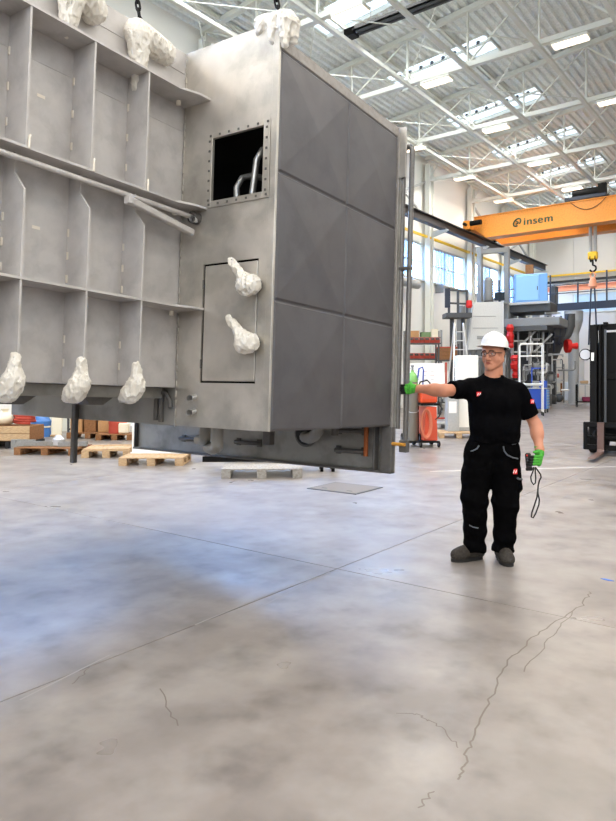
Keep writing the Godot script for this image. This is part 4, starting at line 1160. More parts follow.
func pallet(label: String, at: Vector3, turn: float, m: Material, len_ := 1.2, wid := 0.8) -> Node3D:
	var t := thing("pallet", label, "pallet", at, turn, "pallets")
	for i in 7: obj("deck_board", sh().box(Vector3(0, 0.133, -wid / 2 + 0.055 + i * (wid - 0.11) / 6), Vector3(len_, 0.022, 0.098)), m, t)
	for x in [-len_ / 2 + 0.07, 0.0, len_ / 2 - 0.07]:
		obj("stringer_board", sh().box(Vector3(x, 0.111, 0), Vector3(0.14, 0.022, wid)), m, t)
		for z in [-wid / 2 + 0.06, 0.0, wid / 2 - 0.06]: obj("block", sh().box(Vector3(x, 0.06, z), Vector3(0.14, 0.08, 0.12)), m, t)
		obj("skid_board", sh().box(Vector3(x, 0.01, 0), Vector3(0.14, 0.02, wid)), m, t)
	return t

func far_hall() -> void:
	M.glass_screen = mat(Color(0.05, 0.12, 0.18), 0.15)
	M.blue_pale = mat(Color(0.72, 0.82, 0.90), 0.4)
	M.gate = mat(Color(0.88, 0.88, 0.87), 0.5)
	crane()
	machine()

func wheel(t: Node3D, at: Vector3, r: float, w: float, axis := Vector3.RIGHT) -> void:
	var h := axis * w * 0.5
	var o := obj("wheel", sh().tube([at - h, at - h * 0.8, at + h * 0.8, at + h], [r * 0.9, r, r, r * 0.9], 16), M.rubber, t)
	obj("hub", sh().tube([at - h * 1.1, at + h * 1.1], r * 0.5, 12), M.grey, o)

func forklift() -> void:
	var t := thing("forklift", "black forklift standing at the right edge with raised mast and one fork in view", "forklift", Vector3(-3.015, 0.000, -13.618), 0.10)
	# local: +z is forward, towards the camera
	obj("mast_plate", sh().box(Vector3(0, 1.45, -0.25), Vector3(0.62, 1.9, 0.03)), M.black_steel, t)
	for s in [-0.36, 0.36]:
		var ch := sh()
		ch.box(Vector3(s, 1.32, -0.12), Vector3(0.03, 2.44, 0.20)).box(Vector3(s + signf(s) * 0.05, 1.32, -0.21), Vector3(0.12, 2.44, 0.025)).box(Vector3(s + signf(s) * 0.05, 1.32, -0.03), Vector3(0.12, 2.44, 0.025))
		obj("outer_mast", ch, M.black_steel, t)
		var inn := sh()
		inn.box(Vector3(s * 0.82, 1.34, -0.12), Vector3(0.035, 2.40, 0.15)).box(Vector3(s * 0.70, 1.34, -0.19), Vector3(0.09, 2.40, 0.02))
		obj("inner_mast", inn, M.black_steel, t)
		obj("lift_cylinder", sh().tube([Vector3(s * 0.9, 0.2, -0.28), Vector3(s * 0.9, 2.2, -0.28)], 0.045, 10), M.black_steel, t)
		obj("lift_chain", sh().box(Vector3(s * 0.55, 1.5, -0.08), Vector3(0.04, 1.9, 0.015)), M.grey_dark, t)
		# fork: upright shank, bend and tapered blade
		var fk := PackedVector2Array([Vector2(0.0, 0.62), Vector2(0.045, 0.62), Vector2(0.05, 0.10), Vector2(0.08, 0.06), Vector2(1.10, 0.045), Vector2(1.15, 0.03), Vector2(1.10, 0.02), Vector2(0.03, 0.02), Vector2(0.0, 0.06)])
		obj("fork", sh().prism(fk, 0.12, Transform3D(Basis(Vector3(0, 0, 1), Vector3.UP, Vector3(-1, 0, 0)), Vector3(s * 0.72, 0.03, 0.06))), M.fork, t)
		obj("stop_bolt", sh().box(Vector3(s * 0.55, 2.56, -0.12), Vector3(0.08, 0.06, 0.1)), M.black_steel, t)
	for y in [0.35, 1.55, 2.50]: obj("cross_member", sh().box(Vector3(0, y, -0.2), Vector3(0.86, 0.12, 0.05)), M.black_steel, t)
	for y in [0.16, 0.36, 0.60]: obj("carriage_bar", sh().box(Vector3(0, y, 0.03), Vector3(1.10, 0.10 if y != 0.36 else 0.035, 0.05)), M.black_steel, t)
	for s in [-0.54, 0.54]: obj("carriage_side", sh().box(Vector3(s, 0.38, 0.03), Vector3(0.08, 0.54, 0.06), Basis.IDENTITY, 0.015), M.black_steel, t)
	obj("hose", sh().tube([Vector3(-0.34, 0.5, -0.05), Vector3(-0.40, 0.42, 0.0), Vector3(-0.30, 0.3, 0.02), Vector3(-0.25, 0.2, 0.0)], 0.03, 8), M.rubber, t)
	obj("sticker", sh().box(Vector3(-0.42, 1.92, -0.015), Vector3(0.05, 0.16, 0.006)), M.white, t)
	# truck behind the mast
	obj("body", sh().prism(PackedVector2Array([Vector2(-0.35, 0.25), Vector2(-2.1, 0.25), Vector2(-2.25, 0.5), Vector2(-2.2, 1.0), Vector2(-1.4, 1.1), Vector2(-1.3, 0.75), Vector2(-0.8, 0.7), Vector2(-0.6, 1.15), Vector2(-0.4, 1.1)]), 0.98, Transform3D(Basis(Vector3(0, 0, 1), Vector3.UP, Vector3(-1, 0, 0)), Vector3.ZERO)), M.black_steel, t)
	for s in [-0.44, 0.44]:
		obj("guard_post", sh().bar(Vector3(s, 1.1, -0.48), Vector3(s * 0.95, 2.12, -0.75), 0.06), M.black_steel, t)
		obj("guard_post", sh().bar(Vector3(s, 1.0, -1.9), Vector3(s * 0.95, 2.12, -1.75), 0.06), M.black_steel, t)
	for i in 6: obj("guard_bar", sh().box(Vector3(0, 2.13, -0.75 - i * 0.2), Vector3(0.9, 0.04, 0.05)), M.black_steel, t)
	obj("seat", sh().box(Vector3(0, 1.0, -1.25), Vector3(0.5, 0.5, 0.12), Basis(Vector3.RIGHT, -0.15), 0.04), M.black, t)
	for s in [-0.45, 0.45]:
		wheel(t, Vector3(s, 0.30, -0.55), 0.30, 0.2)
		wheel(t, Vector3(s, 0.26, -1.85), 0.26, 0.18)
	var wl := obj("work_light", sh().lathe([[0.0, 0.0], [0.06, 0.01], [0.12, 0.07], [0.12, 0.10], [0.0, 0.10]], Transform3D(Basis(Vector3.RIGHT, PI / 2), Vector3(-0.62, 1.98, -0.55)), 14), M.black_steel, t)
	obj("lens", sh().tube([Vector3(-0.62, 1.98, -0.45), Vector3(-0.62, 1.98, -0.435)], 0.10, 14), M.alu, wl)
	obj("bracket", sh().tube([Vector3(-0.62, 1.98, -0.55), Vector3(-0.5, 1.85, -0.62), Vector3(-0.44, 1.8, -0.65)], 0.02, 6), M.black_steel, wl)

func welding() -> void:
	var t := thing("welding_cart", "orange welding machine on a wheeled cart with a coiled hose", "welding machine", Vector3(-6.840, -0.000, -13.217), FACE + 0.1)
	obj("tray", sh().box(Vector3(0, 0.12, 0), Vector3(0.36, 0.04, 0.7)), M.black_steel, t)
	obj("cabinet", sh().prism(PackedVector2Array([Vector2(-0.13, 0.15), Vector2(0.17, 0.15), Vector2(0.15, 0.88), Vector2(-0.08, 0.88)]), 0.6, Transform3D(Basis.IDENTITY, Vector3.ZERO)), M.coral, t)
	obj("feeder", sh().box(Vector3(0.0, 1.14, 0.0), Vector3(0.38, 0.36, 0.5), Basis.IDENTITY, 0.03), M.orange_red, t)
	obj("front_panel", sh().box(Vector3(0.0, 1.12, 0.255), Vector3(0.32, 0.14, 0.02)), M.coral, t)
	obj("shelf", sh().box(Vector3(0.02, 0.93, 0), Vector3(0.42, 0.05, 0.56)), M.black_steel, t)
	obj("handle", sh().tube([Vector3(-0.2, 1.30, 0.1), Vector3(-0.16, 1.42, 0.1), Vector3(0.0, 1.46, 0.1), Vector3(0.06, 1.40, 0.1), Vector3(0.08, 1.30, 0.1)], 0.018, 7), M.black, t)
	obj("cable", sh().tube([Vector3(0.22, 1.0, 0.2), Vector3(0.27, 0.85, 0.25), Vector3(0.22, 0.68, 0.28), Vector3(0.12, 0.6, 0.3)], 0.014, 6), M.black, t)
	for k in 4:
		var lp := []
		for i in 16:
			var a := TAU * i / 16
			lp.append(Vector3(-0.10 + (0.085 + 0.012 * k) * cos(a), 0.52 + (0.27 + 0.016 * k) * sin(a), 0.34 + 0.02 * k))
		obj("hose_loop", sh().tube(lp, 0.013, 6, true), M.hose, t)
	for s in [-0.20, 0.20]:
		wheel(t, Vector3(s, 0.12, -0.28), 0.12, 0.06)
		wheel(t, Vector3(s, 0.07, 0.30), 0.07, 0.04)
	var c := thing("gas_cylinder", "tall grey gas cylinder with pale green shoulder beside the orange welding machine", "gas cylinder", Vector3(-7.025, 0.000, -12.937) + Vector3(0, 0.12, 0))
	obj("body", sh().lathe([[0.0, 0.0], [0.105, 0.0], [0.118, 0.02], [0.118, 1.30]], Transform3D.IDENTITY, 20), M.cylinder, c)
	obj("shoulder", sh().lathe([[0.118, 1.30], [0.116, 1.36], [0.10, 1.44], [0.06, 1.50], [0.035, 1.52], [0.035, 1.56]], Transform3D.IDENTITY, 20), M.green_pale, c)
	obj("valve", sh().lathe([[0.022, 1.56], [0.022, 1.63], [0.035, 1.64], [0.035, 1.67], [0.0, 1.67]], Transform3D.IDENTITY, 10), M.grey, c)
	obj("regulator", sh().tube([Vector3(0.0, 1.60, 0), Vector3(-0.09, 1.60, 0.03)], 0.02, 8), M.alu, c)
	var k2 := thing("cylinder_trolley", "two-wheeled trolley with blue handle carrying the gas cylinder", "trolley", Vector3(-7.025, 0.000, -12.937), FACE)
	obj("foot_plate", sh().box(Vector3(0, 0.10, 0.0), Vector3(0.34, 0.02, 0.30)), M.black_steel, k2)
	for s in [-0.15, 0.15]:
		obj("upright", sh().tube([Vector3(s, 0.10, -0.14), Vector3(s, 1.25, -0.17)], 0.016, 7), M.black_steel, k2)
		wheel(k2, Vector3(s * 1.35, 0.14, -0.16), 0.14, 0.05)
	obj("front_caster", sh().tube([Vector3(-0.14, 0.05, 0.14), Vector3(-0.10, 0.05, 0.14)], 0.05, 10), M.rubber, k2)
	obj("handle", sh().tube([Vector3(0.10, 1.2, -0.16), Vector3(0.14, 1.50, -0.16), Vector3(0.17, 1.72, -0.16), Vector3(0.25, 1.75, -0.16), Vector3(0.27, 1.68, -0.16), Vector3(0.25, 1.2, -0.16)], 0.017, 7), M.blue, k2)
	var ch := []
	for i in 13: ch.append(Vector3(0.128 * cos(PI * i / 12.0), 0.80 - 0.05 * sin(PI * i / 12.0), 0.128 * sin(PI * i / 12.0)))
	obj("safety_chain", sh().tube(ch, 0.008, 5), M.alu, k2)

func right_stores() -> void:
	forklift()
	welding()
	# mobile whiteboard
	var wb := thing("whiteboard", "white notice board in a red frame standing behind the welding machine", "board", Vector3(-9.406, 0.000, -18.174), FACE)
	obj("board", sh().box(Vector3(-0.02, 1.50, 0), Vector3(1.16, 0.95, 0.03)), M.paper, wb)
	for s in [-0.61, 0.61]: obj("post", sh().box(Vector3(s, 1.0, 0), Vector3(0.05, 2.0, 0.05)), M.red_dull, wb)
	obj("bottom_rail", sh().box(Vector3(0, 0.30, 0), Vector3(1.22, 0.05, 0.05)), M.red_dull, wb)
	obj("shelf", sh().box(Vector3(0, 0.16, 0.05), Vector3(1.3, 0.06, 0.5)), M.grey_light, wb)
	for s in [-0.55, 0.55]: obj("foot", sh().box(Vector3(s, 0.05, 0.0), Vector3(0.08, 0.10, 0.6)), M.grey_dark, wb)
	for i in 9: obj("note", sh().box(Vector3(-0.25 + (i % 3) * 0.22, 1.72 - (i / 3) * 0.12, 0.018), Vector3(0.09 + 0.03 * (i % 2), 0.008, 0.002), Basis.IDENTITY, 0.0), M.red_dull if i % 4 == 1 else M.grey, wb)
	obj("pinned_sheet", sh().box(Vector3(0.12, 0.62, 0.02), Vector3(0.42, 0.5, 0.01)), M.paper, wb)
	for i in 5: obj("tool", sh().box(Vector3(0.42 + 0.07 * (i % 2), 0.45 + 0.13 * i, 0.03), Vector3(0.06, 0.09, 0.04)), M.grey_dark, wb)
	# cabinet pieces on a pallet
	var p := pallet("light wooden pallet under the white cabinet panels", Vector3(-7.268, -0.000, -15.805), FACE - 0.15, M.wood, 1.0, 0.9)
	var cp := thing("cabinet", "tall plain white cabinet standing on the light pallet behind the worker", "cabinet", Vector3(-7.221, 0.000, -16.222) + Vector3(0, 0.145, 0), FACE)
	obj("body", sh().box(Vector3(0, 0.98, 0), Vector3(0.54, 1.96, 0.30), Basis.IDENTITY, 0.01), M.white, cp)
	obj("door", sh().box(Vector3(0.0, 0.98, 0.155), Vector3(0.52, 1.92, 0.02)), M.white, cp)
	obj("base", sh().box(Vector3(0, 0.05, 0.01), Vector3(0.56, 0.1, 0.32)), M.grey_light, cp)
	var cq := thing("cabinet", "low grey cabinet with a paper sheet on its front, left of the tall white one", "cabinet", Vector3(-7.456, 0.000, -15.850) + Vector3(0, 0.145, 0), FACE)
	obj("body", sh().box(Vector3(0, 0.48, 0), Vector3(0.30, 0.96, 0.34), Basis.IDENTITY, 0.01), M.grey_light, cq)
	obj("lid", sh().box(Vector3(0, 0.975, 0), Vector3(0.32, 0.03, 0.36)), M.grey_light, cq)
	obj("sheet", sh().box(Vector3(-0.02, 0.62, 0.175), Vector3(0.20, 0.3, 0.004)), M.paper, cq)
	# shelving rack with rows of red bins
	var r := thing("shelving_rack", "tall grey shelving rack behind the notice board", "rack", Vector3(-13.963, 0.000, -26.786), FACE)
	for x in [-0.85, 0.72]:
		for z in [-0.3, 0.3]: obj("upright", sh().box(Vector3(x, 1.85, z), Vector3(0.08, 3.7, 0.06)), M.grey, r)
	for y in [0.4, 1.0, 1.75, 2.40, 3.10]: obj("shelf", sh().box(Vector3(-0.06, y, 0), Vector3(1.6, 0.05, 0.66)), M.grey_dark, r)
	var bin: Node3D = null
	var n := 0
	for y in [2.425, 3.125]:
		for i in 6:
			var lab := "red storage bin on the %s rack shelf, %s from the left" % ["upper" if y > 3 else "lower", ORD[i]]
			var at := Vector3(-13.963, 0.000, -26.786) + Vector3(0, y, 0) + Basis(Vector3.UP, FACE) * Vector3(-0.62 + i * 0.235, 0, 0.12)
			if bin == null:
				bin = thing("storage_bin", lab, "bin", at, FACE, "red bins on the rack")
				obj("body", sh().prism(PackedVector2Array([Vector2(-0.2, 0), Vector2(0.18, 0), Vector2(0.22, 0.12), Vector2(0.14, 0.24), Vector2(-0.2, 0.24)]), 0.21, Transform3D(Basis(Vector3(0, 0, 1), Vector3.UP, Vector3(-1, 0, 0)), Vector3.ZERO)), M.red_dull, bin)
				obj("dark_mouth", sh().box(Vector3(0, 0.17, 0.19), Vector3(0.17, 0.11, 0.02), Basis(Vector3.RIGHT, -0.6)), M.black, bin)  # black plate for the bin's shaded inside
			else: copy(bin, lab, at, FACE)
	var rt := Vector3(-13.963, 0.000, -26.786) + Vector3(0, 3.7, 0)
	for q in [[-0.5, 0.5, 0.28, "card", "brown cardboard box on the rack shelf above the red bins", 3.45], [0.05, 0.42, 0.22, "green_dull", "dull green box on the rack shelf above the red bins", 3.45], [0.45, 0.3, 0.36, "cream", "cream box at the right end of the rack shelf above the red bins", 3.45], [-0.35, 0.6, 0.4, "grey_dark", "dark grey box low on the rack behind the notice board", 1.775], [0.3, 0.5, 0.3, "grey", "mid grey box low on the rack behind the notice board", 1.775]]:
		var bt := thing("box", q[4], "box", Vector3(rt.x, 3.125 if q[5] > 3 else 1.775, rt.z) + Basis(Vector3.UP, FACE) * Vector3(q[0], 0.24 if q[5] > 3 else 0.0, 0.0), FACE)
		obj("carton", sh().box(Vector3(0, q[2] / 2, 0), Vector3(q[1], q[2], 0.4), Basis.IDENTITY, 0.015), M[q[3]], bt)
		obj("lid", sh().box(Vector3(0, q[2] + 0.01, 0), Vector3(q[1] + 0.02, 0.03, 0.42)), M[q[3]], bt)
	tag(obj("bin_tray", sh().box(rt + Vector3(0, -0.335, 0), Vector3(1.5, 0.03, 0.5), Basis(Vector3.UP, FACE)), M.grey_dark), "thin dark tray lying over the upper row of red bins", "tray")
	# second rack with a wooden crate
	var s2 := thing("shelving_rack", "narrow dark rack with a wooden crate, right of the red bins", "rack", Vector3(-12.560, 0.000, -26.208), FACE)
	for x in [-0.42, 0.42]:
		for z in [-0.3, 0.3]: obj("upright", sh().box(Vector3(x, 1.5, z), Vector3(0.07, 3.0, 0.06)), M.grey_dark, s2)
	for y in [0.5, 1.3, 2.3]: obj("shelf", sh().box(Vector3(0, y, 0), Vector3(0.84, 0.05, 0.64)), M.grey_dark, s2)
	var cr := thing("crate", "reddish wooden crate on top of the narrow rack", "crate", Vector3(-12.560, 0.000, -26.208) + Vector3(0, 2.33, 0), FACE)
	for i in 3: obj("board", sh().box(Vector3(0, 0.09 + i * 0.17, 0.27), Vector3(0.8, 0.155, 0.03)), M.wood_dark, cr)
	obj("crate_body", sh().box(Vector3(0, 0.25, 0), Vector3(0.78, 0.5, 0.5)), M.wood_dark, cr)
	obj("lid", sh().box(Vector3(0, 0.53, 0), Vector3(0.86, 0.05, 0.6)), M.red_dull, cr)
	for q in [[-0.15, 1.325, "white", "white carton inside the narrow rack"], [0.1, 0.525, "grey_light", "pale grey carton at the bottom of the narrow rack"]]:
		var bt := thing("carton", q[3], "box", Vector3(-12.560, 0.000, -26.208) + Vector3(0, q[1], 0) + Basis(Vector3.UP, FACE) * Vector3(q[0], 0, 0), FACE)
		obj("body", sh().box(Vector3(0, 0.25, 0), Vector3(0.45, 0.5, 0.4), Basis.IDENTITY, 0.015), M[q[2]], bt)
		obj("tape", sh().box(Vector3(0, 0.505, 0), Vector3(0.08, 0.01, 0.41)), M.card, bt)
	# aluminium step ladder
	var ld := thing("step_ladder", "tall aluminium step ladder left of the worker's helmet", "ladder", Vector3(-10.076, 0.000, -21.994), FACE)
	for s in [-0.28, 0.28]:
		obj("rail", sh().bar(Vector3(s * 1.3, 0, 0.62), Vector3(s * 0.55, 3.5, 0.0), 0.05, 0.08), M.alu, ld)
		obj("rear_leg", sh().bar(Vector3(s * 1.4 + 0.0, 0, -0.62), Vector3(s * 0.55, 3.5, -0.05), 0.045), M.alu, ld)
	for i in 10:
		var u := (i + 1) / 11.0
		obj("tread", sh().box(Vector3(0, 3.5 * u, 0.62 * (1 - u)), Vector3(0.7 - 0.4 * u, 0.03, 0.10)), M.alu, ld)
	# white tube rolling platform, then the blue tool cabinet
	var wt := thing("rolling_platform", "white tube-framed rolling platform behind the blue tool cabinet", "platform", Vector3(-9.280, 0.000, -27.210), 0.4)
	for q in [[-0.45, 0.3], [0.45, 0.3], [-0.45, -0.3], [0.45, -0.3]]: obj("post", sh().tube([Vector3(q[0], 0.12, q[1]), Vector3(q[0], 2.85, q[1]), Vector3(q[0] * 0.9, 2.95, q[1])], 0.024, 7), M.white, wt)
	for y in [2.95, 2.45, 1.3]:
		for z in [-0.3, 0.3]: obj("rail", sh().tube([Vector3(-0.42, y, z), Vector3(0.42, y, z)], 0.022, 7), M.white, wt)
	obj("deck", sh().box(Vector3(0, 1.25, 0), Vector3(0.9, 0.06, 0.6)), M.grey_light, wt)
	for q in [[-0.45, 0.3], [0.45, 0.3], [-0.45, -0.3], [0.45, -0.3]]: wheel(wt, Vector3(q[0], 0.08, q[1]), 0.08, 0.05)
	var tc := thing("tool_cabinet", "blue wheeled tool cabinet with pale drawers on its right side", "cabinet", Vector3(-9.850, 0.000, -29.942), 0.1)
	obj("body", sh().box(Vector3(0, 0.62, 0), Vector3(0.74, 0.90, 0.62), Basis.IDENTITY, 0.015), M.blue, tc)
	for i in 7:
		var d := obj("drawer", sh().box(Vector3(0.38, 0.25 + i * 0.122, 0), Vector3(0.03, 0.108, 0.56)), M.blue_light, tc)
		obj("handle", sh().box(Vector3(0.40, 0.285 + i * 0.122, 0), Vector3(0.02, 0.018, 0.5)), M.alu, d)
	obj("worktop", sh().box(Vector3(0, 1.09, 0), Vector3(0.82, 0.04, 0.68)), M.grey_light, tc)
	for q in [[-0.32, 0.25], [0.32, 0.25], [-0.32, -0.25], [0.32, -0.25]]: wheel(tc, Vector3(q[0], 0.08, q[1]), 0.08, 0.05)
	obj("back_frame", sh().bar(Vector3(-0.38, 1.1, -0.3), Vector3(-0.38, 2.05, -0.3), 0.06).bar(Vector3(-0.38, 2.0, -0.3), Vector3(0.2, 2.0, -0.3), 0.06), M.blue, tc)
	var tp := Vector3(-9.850, 0.000, -29.942) + Vector3(0, 1.11, 0)
	var vi := thing("vise", "grey bench vise on the blue tool cabinet", "vise", tp + Vector3(-0.12, 0, 0.05), 0.5)
	obj("jaw", sh().box(Vector3(0, 0.22, 0), Vector3(0.3, 0.2, 0.2), Basis.IDENTITY, 0.03), M.grey, vi)
	obj("base", sh().lathe([[0.16, 0], [0.1, 0.12], [0.0, 0.13]], Transform3D.IDENTITY, 12), M.grey, vi)
	obj("screw", sh().tube([Vector3(0.1, 0.2, 0), Vector3(0.4, 0.2, 0)], 0.03, 7), M.alu, vi)
	var bl := thing("tool_box", "small blue tool box on the blue tool cabinet", "tool box", tp + Vector3(0.1, 0, -0.18), 0.2)
	obj("box", sh().box(Vector3(0, 0.16, 0), Vector3(0.4, 0.32, 0.22), Basis.IDENTITY, 0.02), M.blue, bl)
	obj("handle", sh().tube([Vector3(-0.12, 0.32, 0), Vector3(-0.1, 0.40, 0), Vector3(0.1, 0.40, 0), Vector3(0.12, 0.32, 0)], 0.015, 6), M.black, bl)
	# test rigs and cabinets at the far end
	var k := 0
	for q in [[Vector3(-12.758, 0.000, -40.992), 0.55, 1.9, "grey test rig with small valves right of the blue tool cabinet"], [Vector3(-13.246, 0.000, -44.002), 0.7, 2.5, "taller grey test rig beside the pale far cabinet"]]:
		var g := thing("test_rig", q[3], "machine", q[0], 0.3)
		for s in [-1, 1]: obj("frame_post", sh().box(Vector3(s * q[1] * 0.5, q[2] / 2, 0), Vector3(0.09, q[2], 0.09)), M.grey, g)
		for i in 3:
			obj("cross_rail", sh().box(Vector3(0, q[2] * (0.25 + 0.33 * i), 0), Vector3(q[1], 0.08, 0.1)), M.grey_light, g)
			obj("gauge", sh().tube([Vector3(-0.1 + 0.12 * i, q[2] * (0.36 + 0.2 * i), 0.0), Vector3(-0.1 + 0.12 * i, q[2] * (0.36 + 0.2 * i), 0.15)], 0.16, 12), M.grey_light if k == 0 else M.alu, g)
		obj("pump", sh().ball(Vector3(0.05, 0.3, 0.1), Vector3(0.3, 0.28, 0.25)), M.grey_dark, g)
		obj("hand_wheel", sh().tube([Vector3(-0.05, q[2] * 0.7, 0.2), Vector3(0.05, q[2] * 0.7, 0.2)], 0.14, 10), M.red_dull if k == 1 else M.grey, g)
		k += 1
	var fc := thing("cabinet", "pale blue-white cabinet far off between the test rigs and the black trolley", "cabinet", Vector3(-13.915, 0.000, -48.774), 0.25)
	obj("body", sh().box(Vector3(0, 0.65, 0), Vector3(0.85, 1.3, 0.6), Basis.IDENTITY, 0.02), M.pale, fc)
	obj("end_panel", sh().box(Vector3(-0.5, 0.62, 0.1), Vector3(0.12, 1.24, 0.7)), M.wood_dark, fc)
	var bt2 := thing("trolley", "black-framed trolley with packages left of the forklift", "trolley", Vector3(-9.704, -0.000, -37.693), 0.35)
	for q in [[-0.62, 0.3], [0.62, 0.3], [-0.62, -0.3], [0.62, -0.3]]:
		obj("post", sh().box(Vector3(q[0], 0.68, q[1]), Vector3(0.07, 1.12, 0.07)), M.black_steel, bt2)
		wheel(bt2, Vector3(q[0], 0.1, q[1]), 0.1, 0.06)
	for y in [0.28, 1.24]: obj("shelf", sh().box(Vector3(0, y, 0), Vector3(1.3, 0.06, 0.66)), M.black_steel if y < 1 else M.grey_light, bt2)
	for q in [[-0.1, 0.31, "magenta", "dark pink package on the lower shelf of the black trolley", 0.5, 0.24], [0.38, 0.31, "purple", "purple package on the lower shelf of the black trolley", 0.36, 0.3], [-0.25, 1.27, "wood", "light wooden block on top of the black trolley", 0.4, 0.16], [0.3, 1.27, "coral", "orange tray on top of the black trolley", 0.5, 0.12]]:
		var pk := thing("package", q[3], "package", Vector3(-9.704, -0.000, -37.693) + Vector3(0, q[1], 0) + Basis(Vector3.UP, 0.35) * Vector3(q[0], 0, 0.05), 0.35)
		obj("wrapping", sh().box(Vector3(0, q[5] / 2, 0), Vector3(q[4], q[5], 0.4), Basis.IDENTITY, 0.03), M[q[2]], pk)
	var ws := thing("partition", "white partition board standing behind the black trolley", "partition", Vector3(-10.362, -0.000, -41.794), 0.35)
	obj("board", sh().box(Vector3(0, 1.95, 0), Vector3(1.3, 1.6, 0.05)), M.paper, ws)
	for s in [-0.6, 0.6]: obj("leg", sh().box(Vector3(s, 0.6, 0), Vector3(0.06, 1.2, 0.05)), M.grey_light, ws)
	for s in [-0.6, 0.6]: obj("foot", sh().box(Vector3(s, 0.025, 0), Vector3(0.07, 0.05, 0.5)), M.grey_light, ws)

func left_stores() -> void:
	# pallets under and behind the casing
	pallet("weathered grey pallet under the dark roller track", Vector3(-6.794, -0.000, -7.683), FACE + 0.06, M.wood_grey, 1.2, 0.8)
	var rt := thing("roller_track", "long dark roller track lying on the grey pallet beneath the casing", "conveyor", Vector3(-6.966, 0.000, -8.121) + Vector3(0, 0.147, 0), FACE + 0.03)
	for z in [-0.16, 0.16]: obj("side_rail", sh().box(Vector3(0, 0.06, z), Vector3(2.2, 0.09, 0.03)), M.black_steel, rt)
	for i in 22: obj("roller", sh().tube([Vector3(-1.05 + i * 0.1, 0.085, -0.15), Vector3(-1.05 + i * 0.1, 0.085, 0.15)], 0.03, 8), M.grey_dark if i % 3 else M.rust_dark, rt)
	for x in [0.98, 0.80]:
		for z in [-0.16, 0.16]: obj("leg", sh().box(Vector3(x, -0.06, z), Vector3(0.05, 0.17, 0.05)), M.black_steel, rt)
	for x in [1.08, 0.93]: obj("end_wheel", sh().tube([Vector3(x, 0.07, 0.17), Vector3(x, 0.07, 0.22)], 0.055, 12), M.dark_steel, rt)
	pallet("reddish brown pallet under the white sheet", Vector3(-9.220, -0.000, -7.609), FACE, M.wood, 1.1, 0.8)
	var wsht := thing("panel", "white foam sheet standing on the brown pallet behind the casing's end plate", "panel", Vector3(-9.247, 0.000, -7.951) + Vector3(0, 0.145, 0), FACE - 0.04)
	obj("sheet", sh().box(Vector3(0.0, 0.34, 0), Vector3(1.38, 0.64, 0.05), Basis.IDENTITY, 0.01), M.white, wsht)
	obj("edge", sh().box(Vector3(0.0, 0.012, 0.05), Vector3(1.38, 0.024, 0.12)), M.white, wsht)
	pallet("light new pallet with a plywood cover, left of the white sheet", Vector3(-10.844, 0.000, -7.821), FACE + 0.1, M.wood, 0.9, 0.8)
	var ply := thing("plywood", "pale plywood sheet lying on the light new pallet", "plywood", Vector3(-10.844, 0.000, -7.821) + Vector3(0, 0.145, 0), FACE + 0.1)
	obj("ply", sh().box(Vector3(0, 0.012, 0), Vector3(0.86, 0.024, 0.76)), M.wood, ply)
	obj("veneer_edge", sh().box(Vector3(0, 0.03, -0.3), Vector3(0.8, 0.012, 0.1)), M.wood, ply)
	pallet("dark brown pallet loaded with grey steel brackets", Vector3(-12.107, 0.000, -7.405), FACE - 0.1, M.wood_dark, 1.25, 0.8)
	var b0 := Vector3(-12.107, 0.000, -7.405) + Vector3(0, 0.146, 0)
	var R := Basis(Vector3.UP, FACE - 0.1)
	for q in [[-0.35, "long grey steel channel at the left end of the loaded pallet", 0.75], [0.12, "grey steel bracket in the middle of the loaded pallet", 0.3], [0.42, "grey steel channel at the right end of the loaded pallet", 0.55]]:
		var g := thing("steel_bracket", q[1], "steel part", b0 + R * Vector3(q[0], 0, 0.05), FACE + 0.2)
		obj("web", sh().box(Vector3(0, 0.012, 0), Vector3(q[2], 0.024, 0.16)), M.pipe, g)
		for s in [-0.07, 0.07]: obj("flange", sh().box(Vector3(0, 0.055, s), Vector3(q[2], 0.07, 0.012)), M.pipe, g)
		if q[2] < 0.4: obj("head", sh().lathe([[0.12, 0.0], [0.12, 0.12], [0.05, 0.2], [0.0, 0.2]], Transform3D(Basis.IDENTITY, Vector3(0, 0.02, 0.0)), 10), M.alu, g)
	var ft := thing("steel_profile", "short grey steel profile standing on the floor at the loaded pallet's left end", "steel part", Vector3(-13.483, 0.000, -7.317), FACE)
	obj("upright", sh().box(Vector3(0, 0.1, 0), Vector3(0.1, 0.2, 0.1)), M.pipe, ft)
	obj("arm", sh().box(Vector3(0.2, 0.18, 0), Vector3(0.5, 0.05, 0.08)), M.pipe, ft)
	# crate and stores along the wall
	var cr := thing("crate", "low wooden crate at the left picture edge", "crate", Vector3(-13.955, 0.000, -7.619), FACE)
	for i in 2: obj("side_board", sh().box(Vector3(0, 0.24 + i * 0.16, 0.42), Vector3(0.95, 0.15, 0.03)), M.wood, cr)
	obj("crate_body", sh().box(Vector3(0, 0.31, 0), Vector3(0.92, 0.32, 0.8)), M.wood_dark, cr)
	for x in [-0.42, 0.0, 0.42]: obj("skid", sh().box(Vector3(x, 0.07, 0), Vector3(0.1, 0.14, 0.84)), M.black, cr)
	var cl := []
	for i in 40:
		var a := i * 0.55
		cl.append(Vector3((0.20 + 0.02 * sin(i * 1.7)) * cos(a), 0.05 + i * 0.0045, (0.20 + 0.02 * cos(i * 1.3)) * sin(a)))
	var co := thing("hose_coil", "dark red hose coiled on the low wooden crate", "hose", Vector3(-13.955, 0.000, -7.619) + Vector3(0, 0.47, 0) + Basis(Vector3.UP, FACE) * Vector3(0.2, 0, 0.0), 0.0)
	obj("coil", sh().tube(cl, 0.032, 6), M.red_dull, co)
	obj("coupling", sh().tube([cl[39], cl[39] + Vector3(0.05, 0.03, 0.1)], 0.04, 8), M.alu, co)
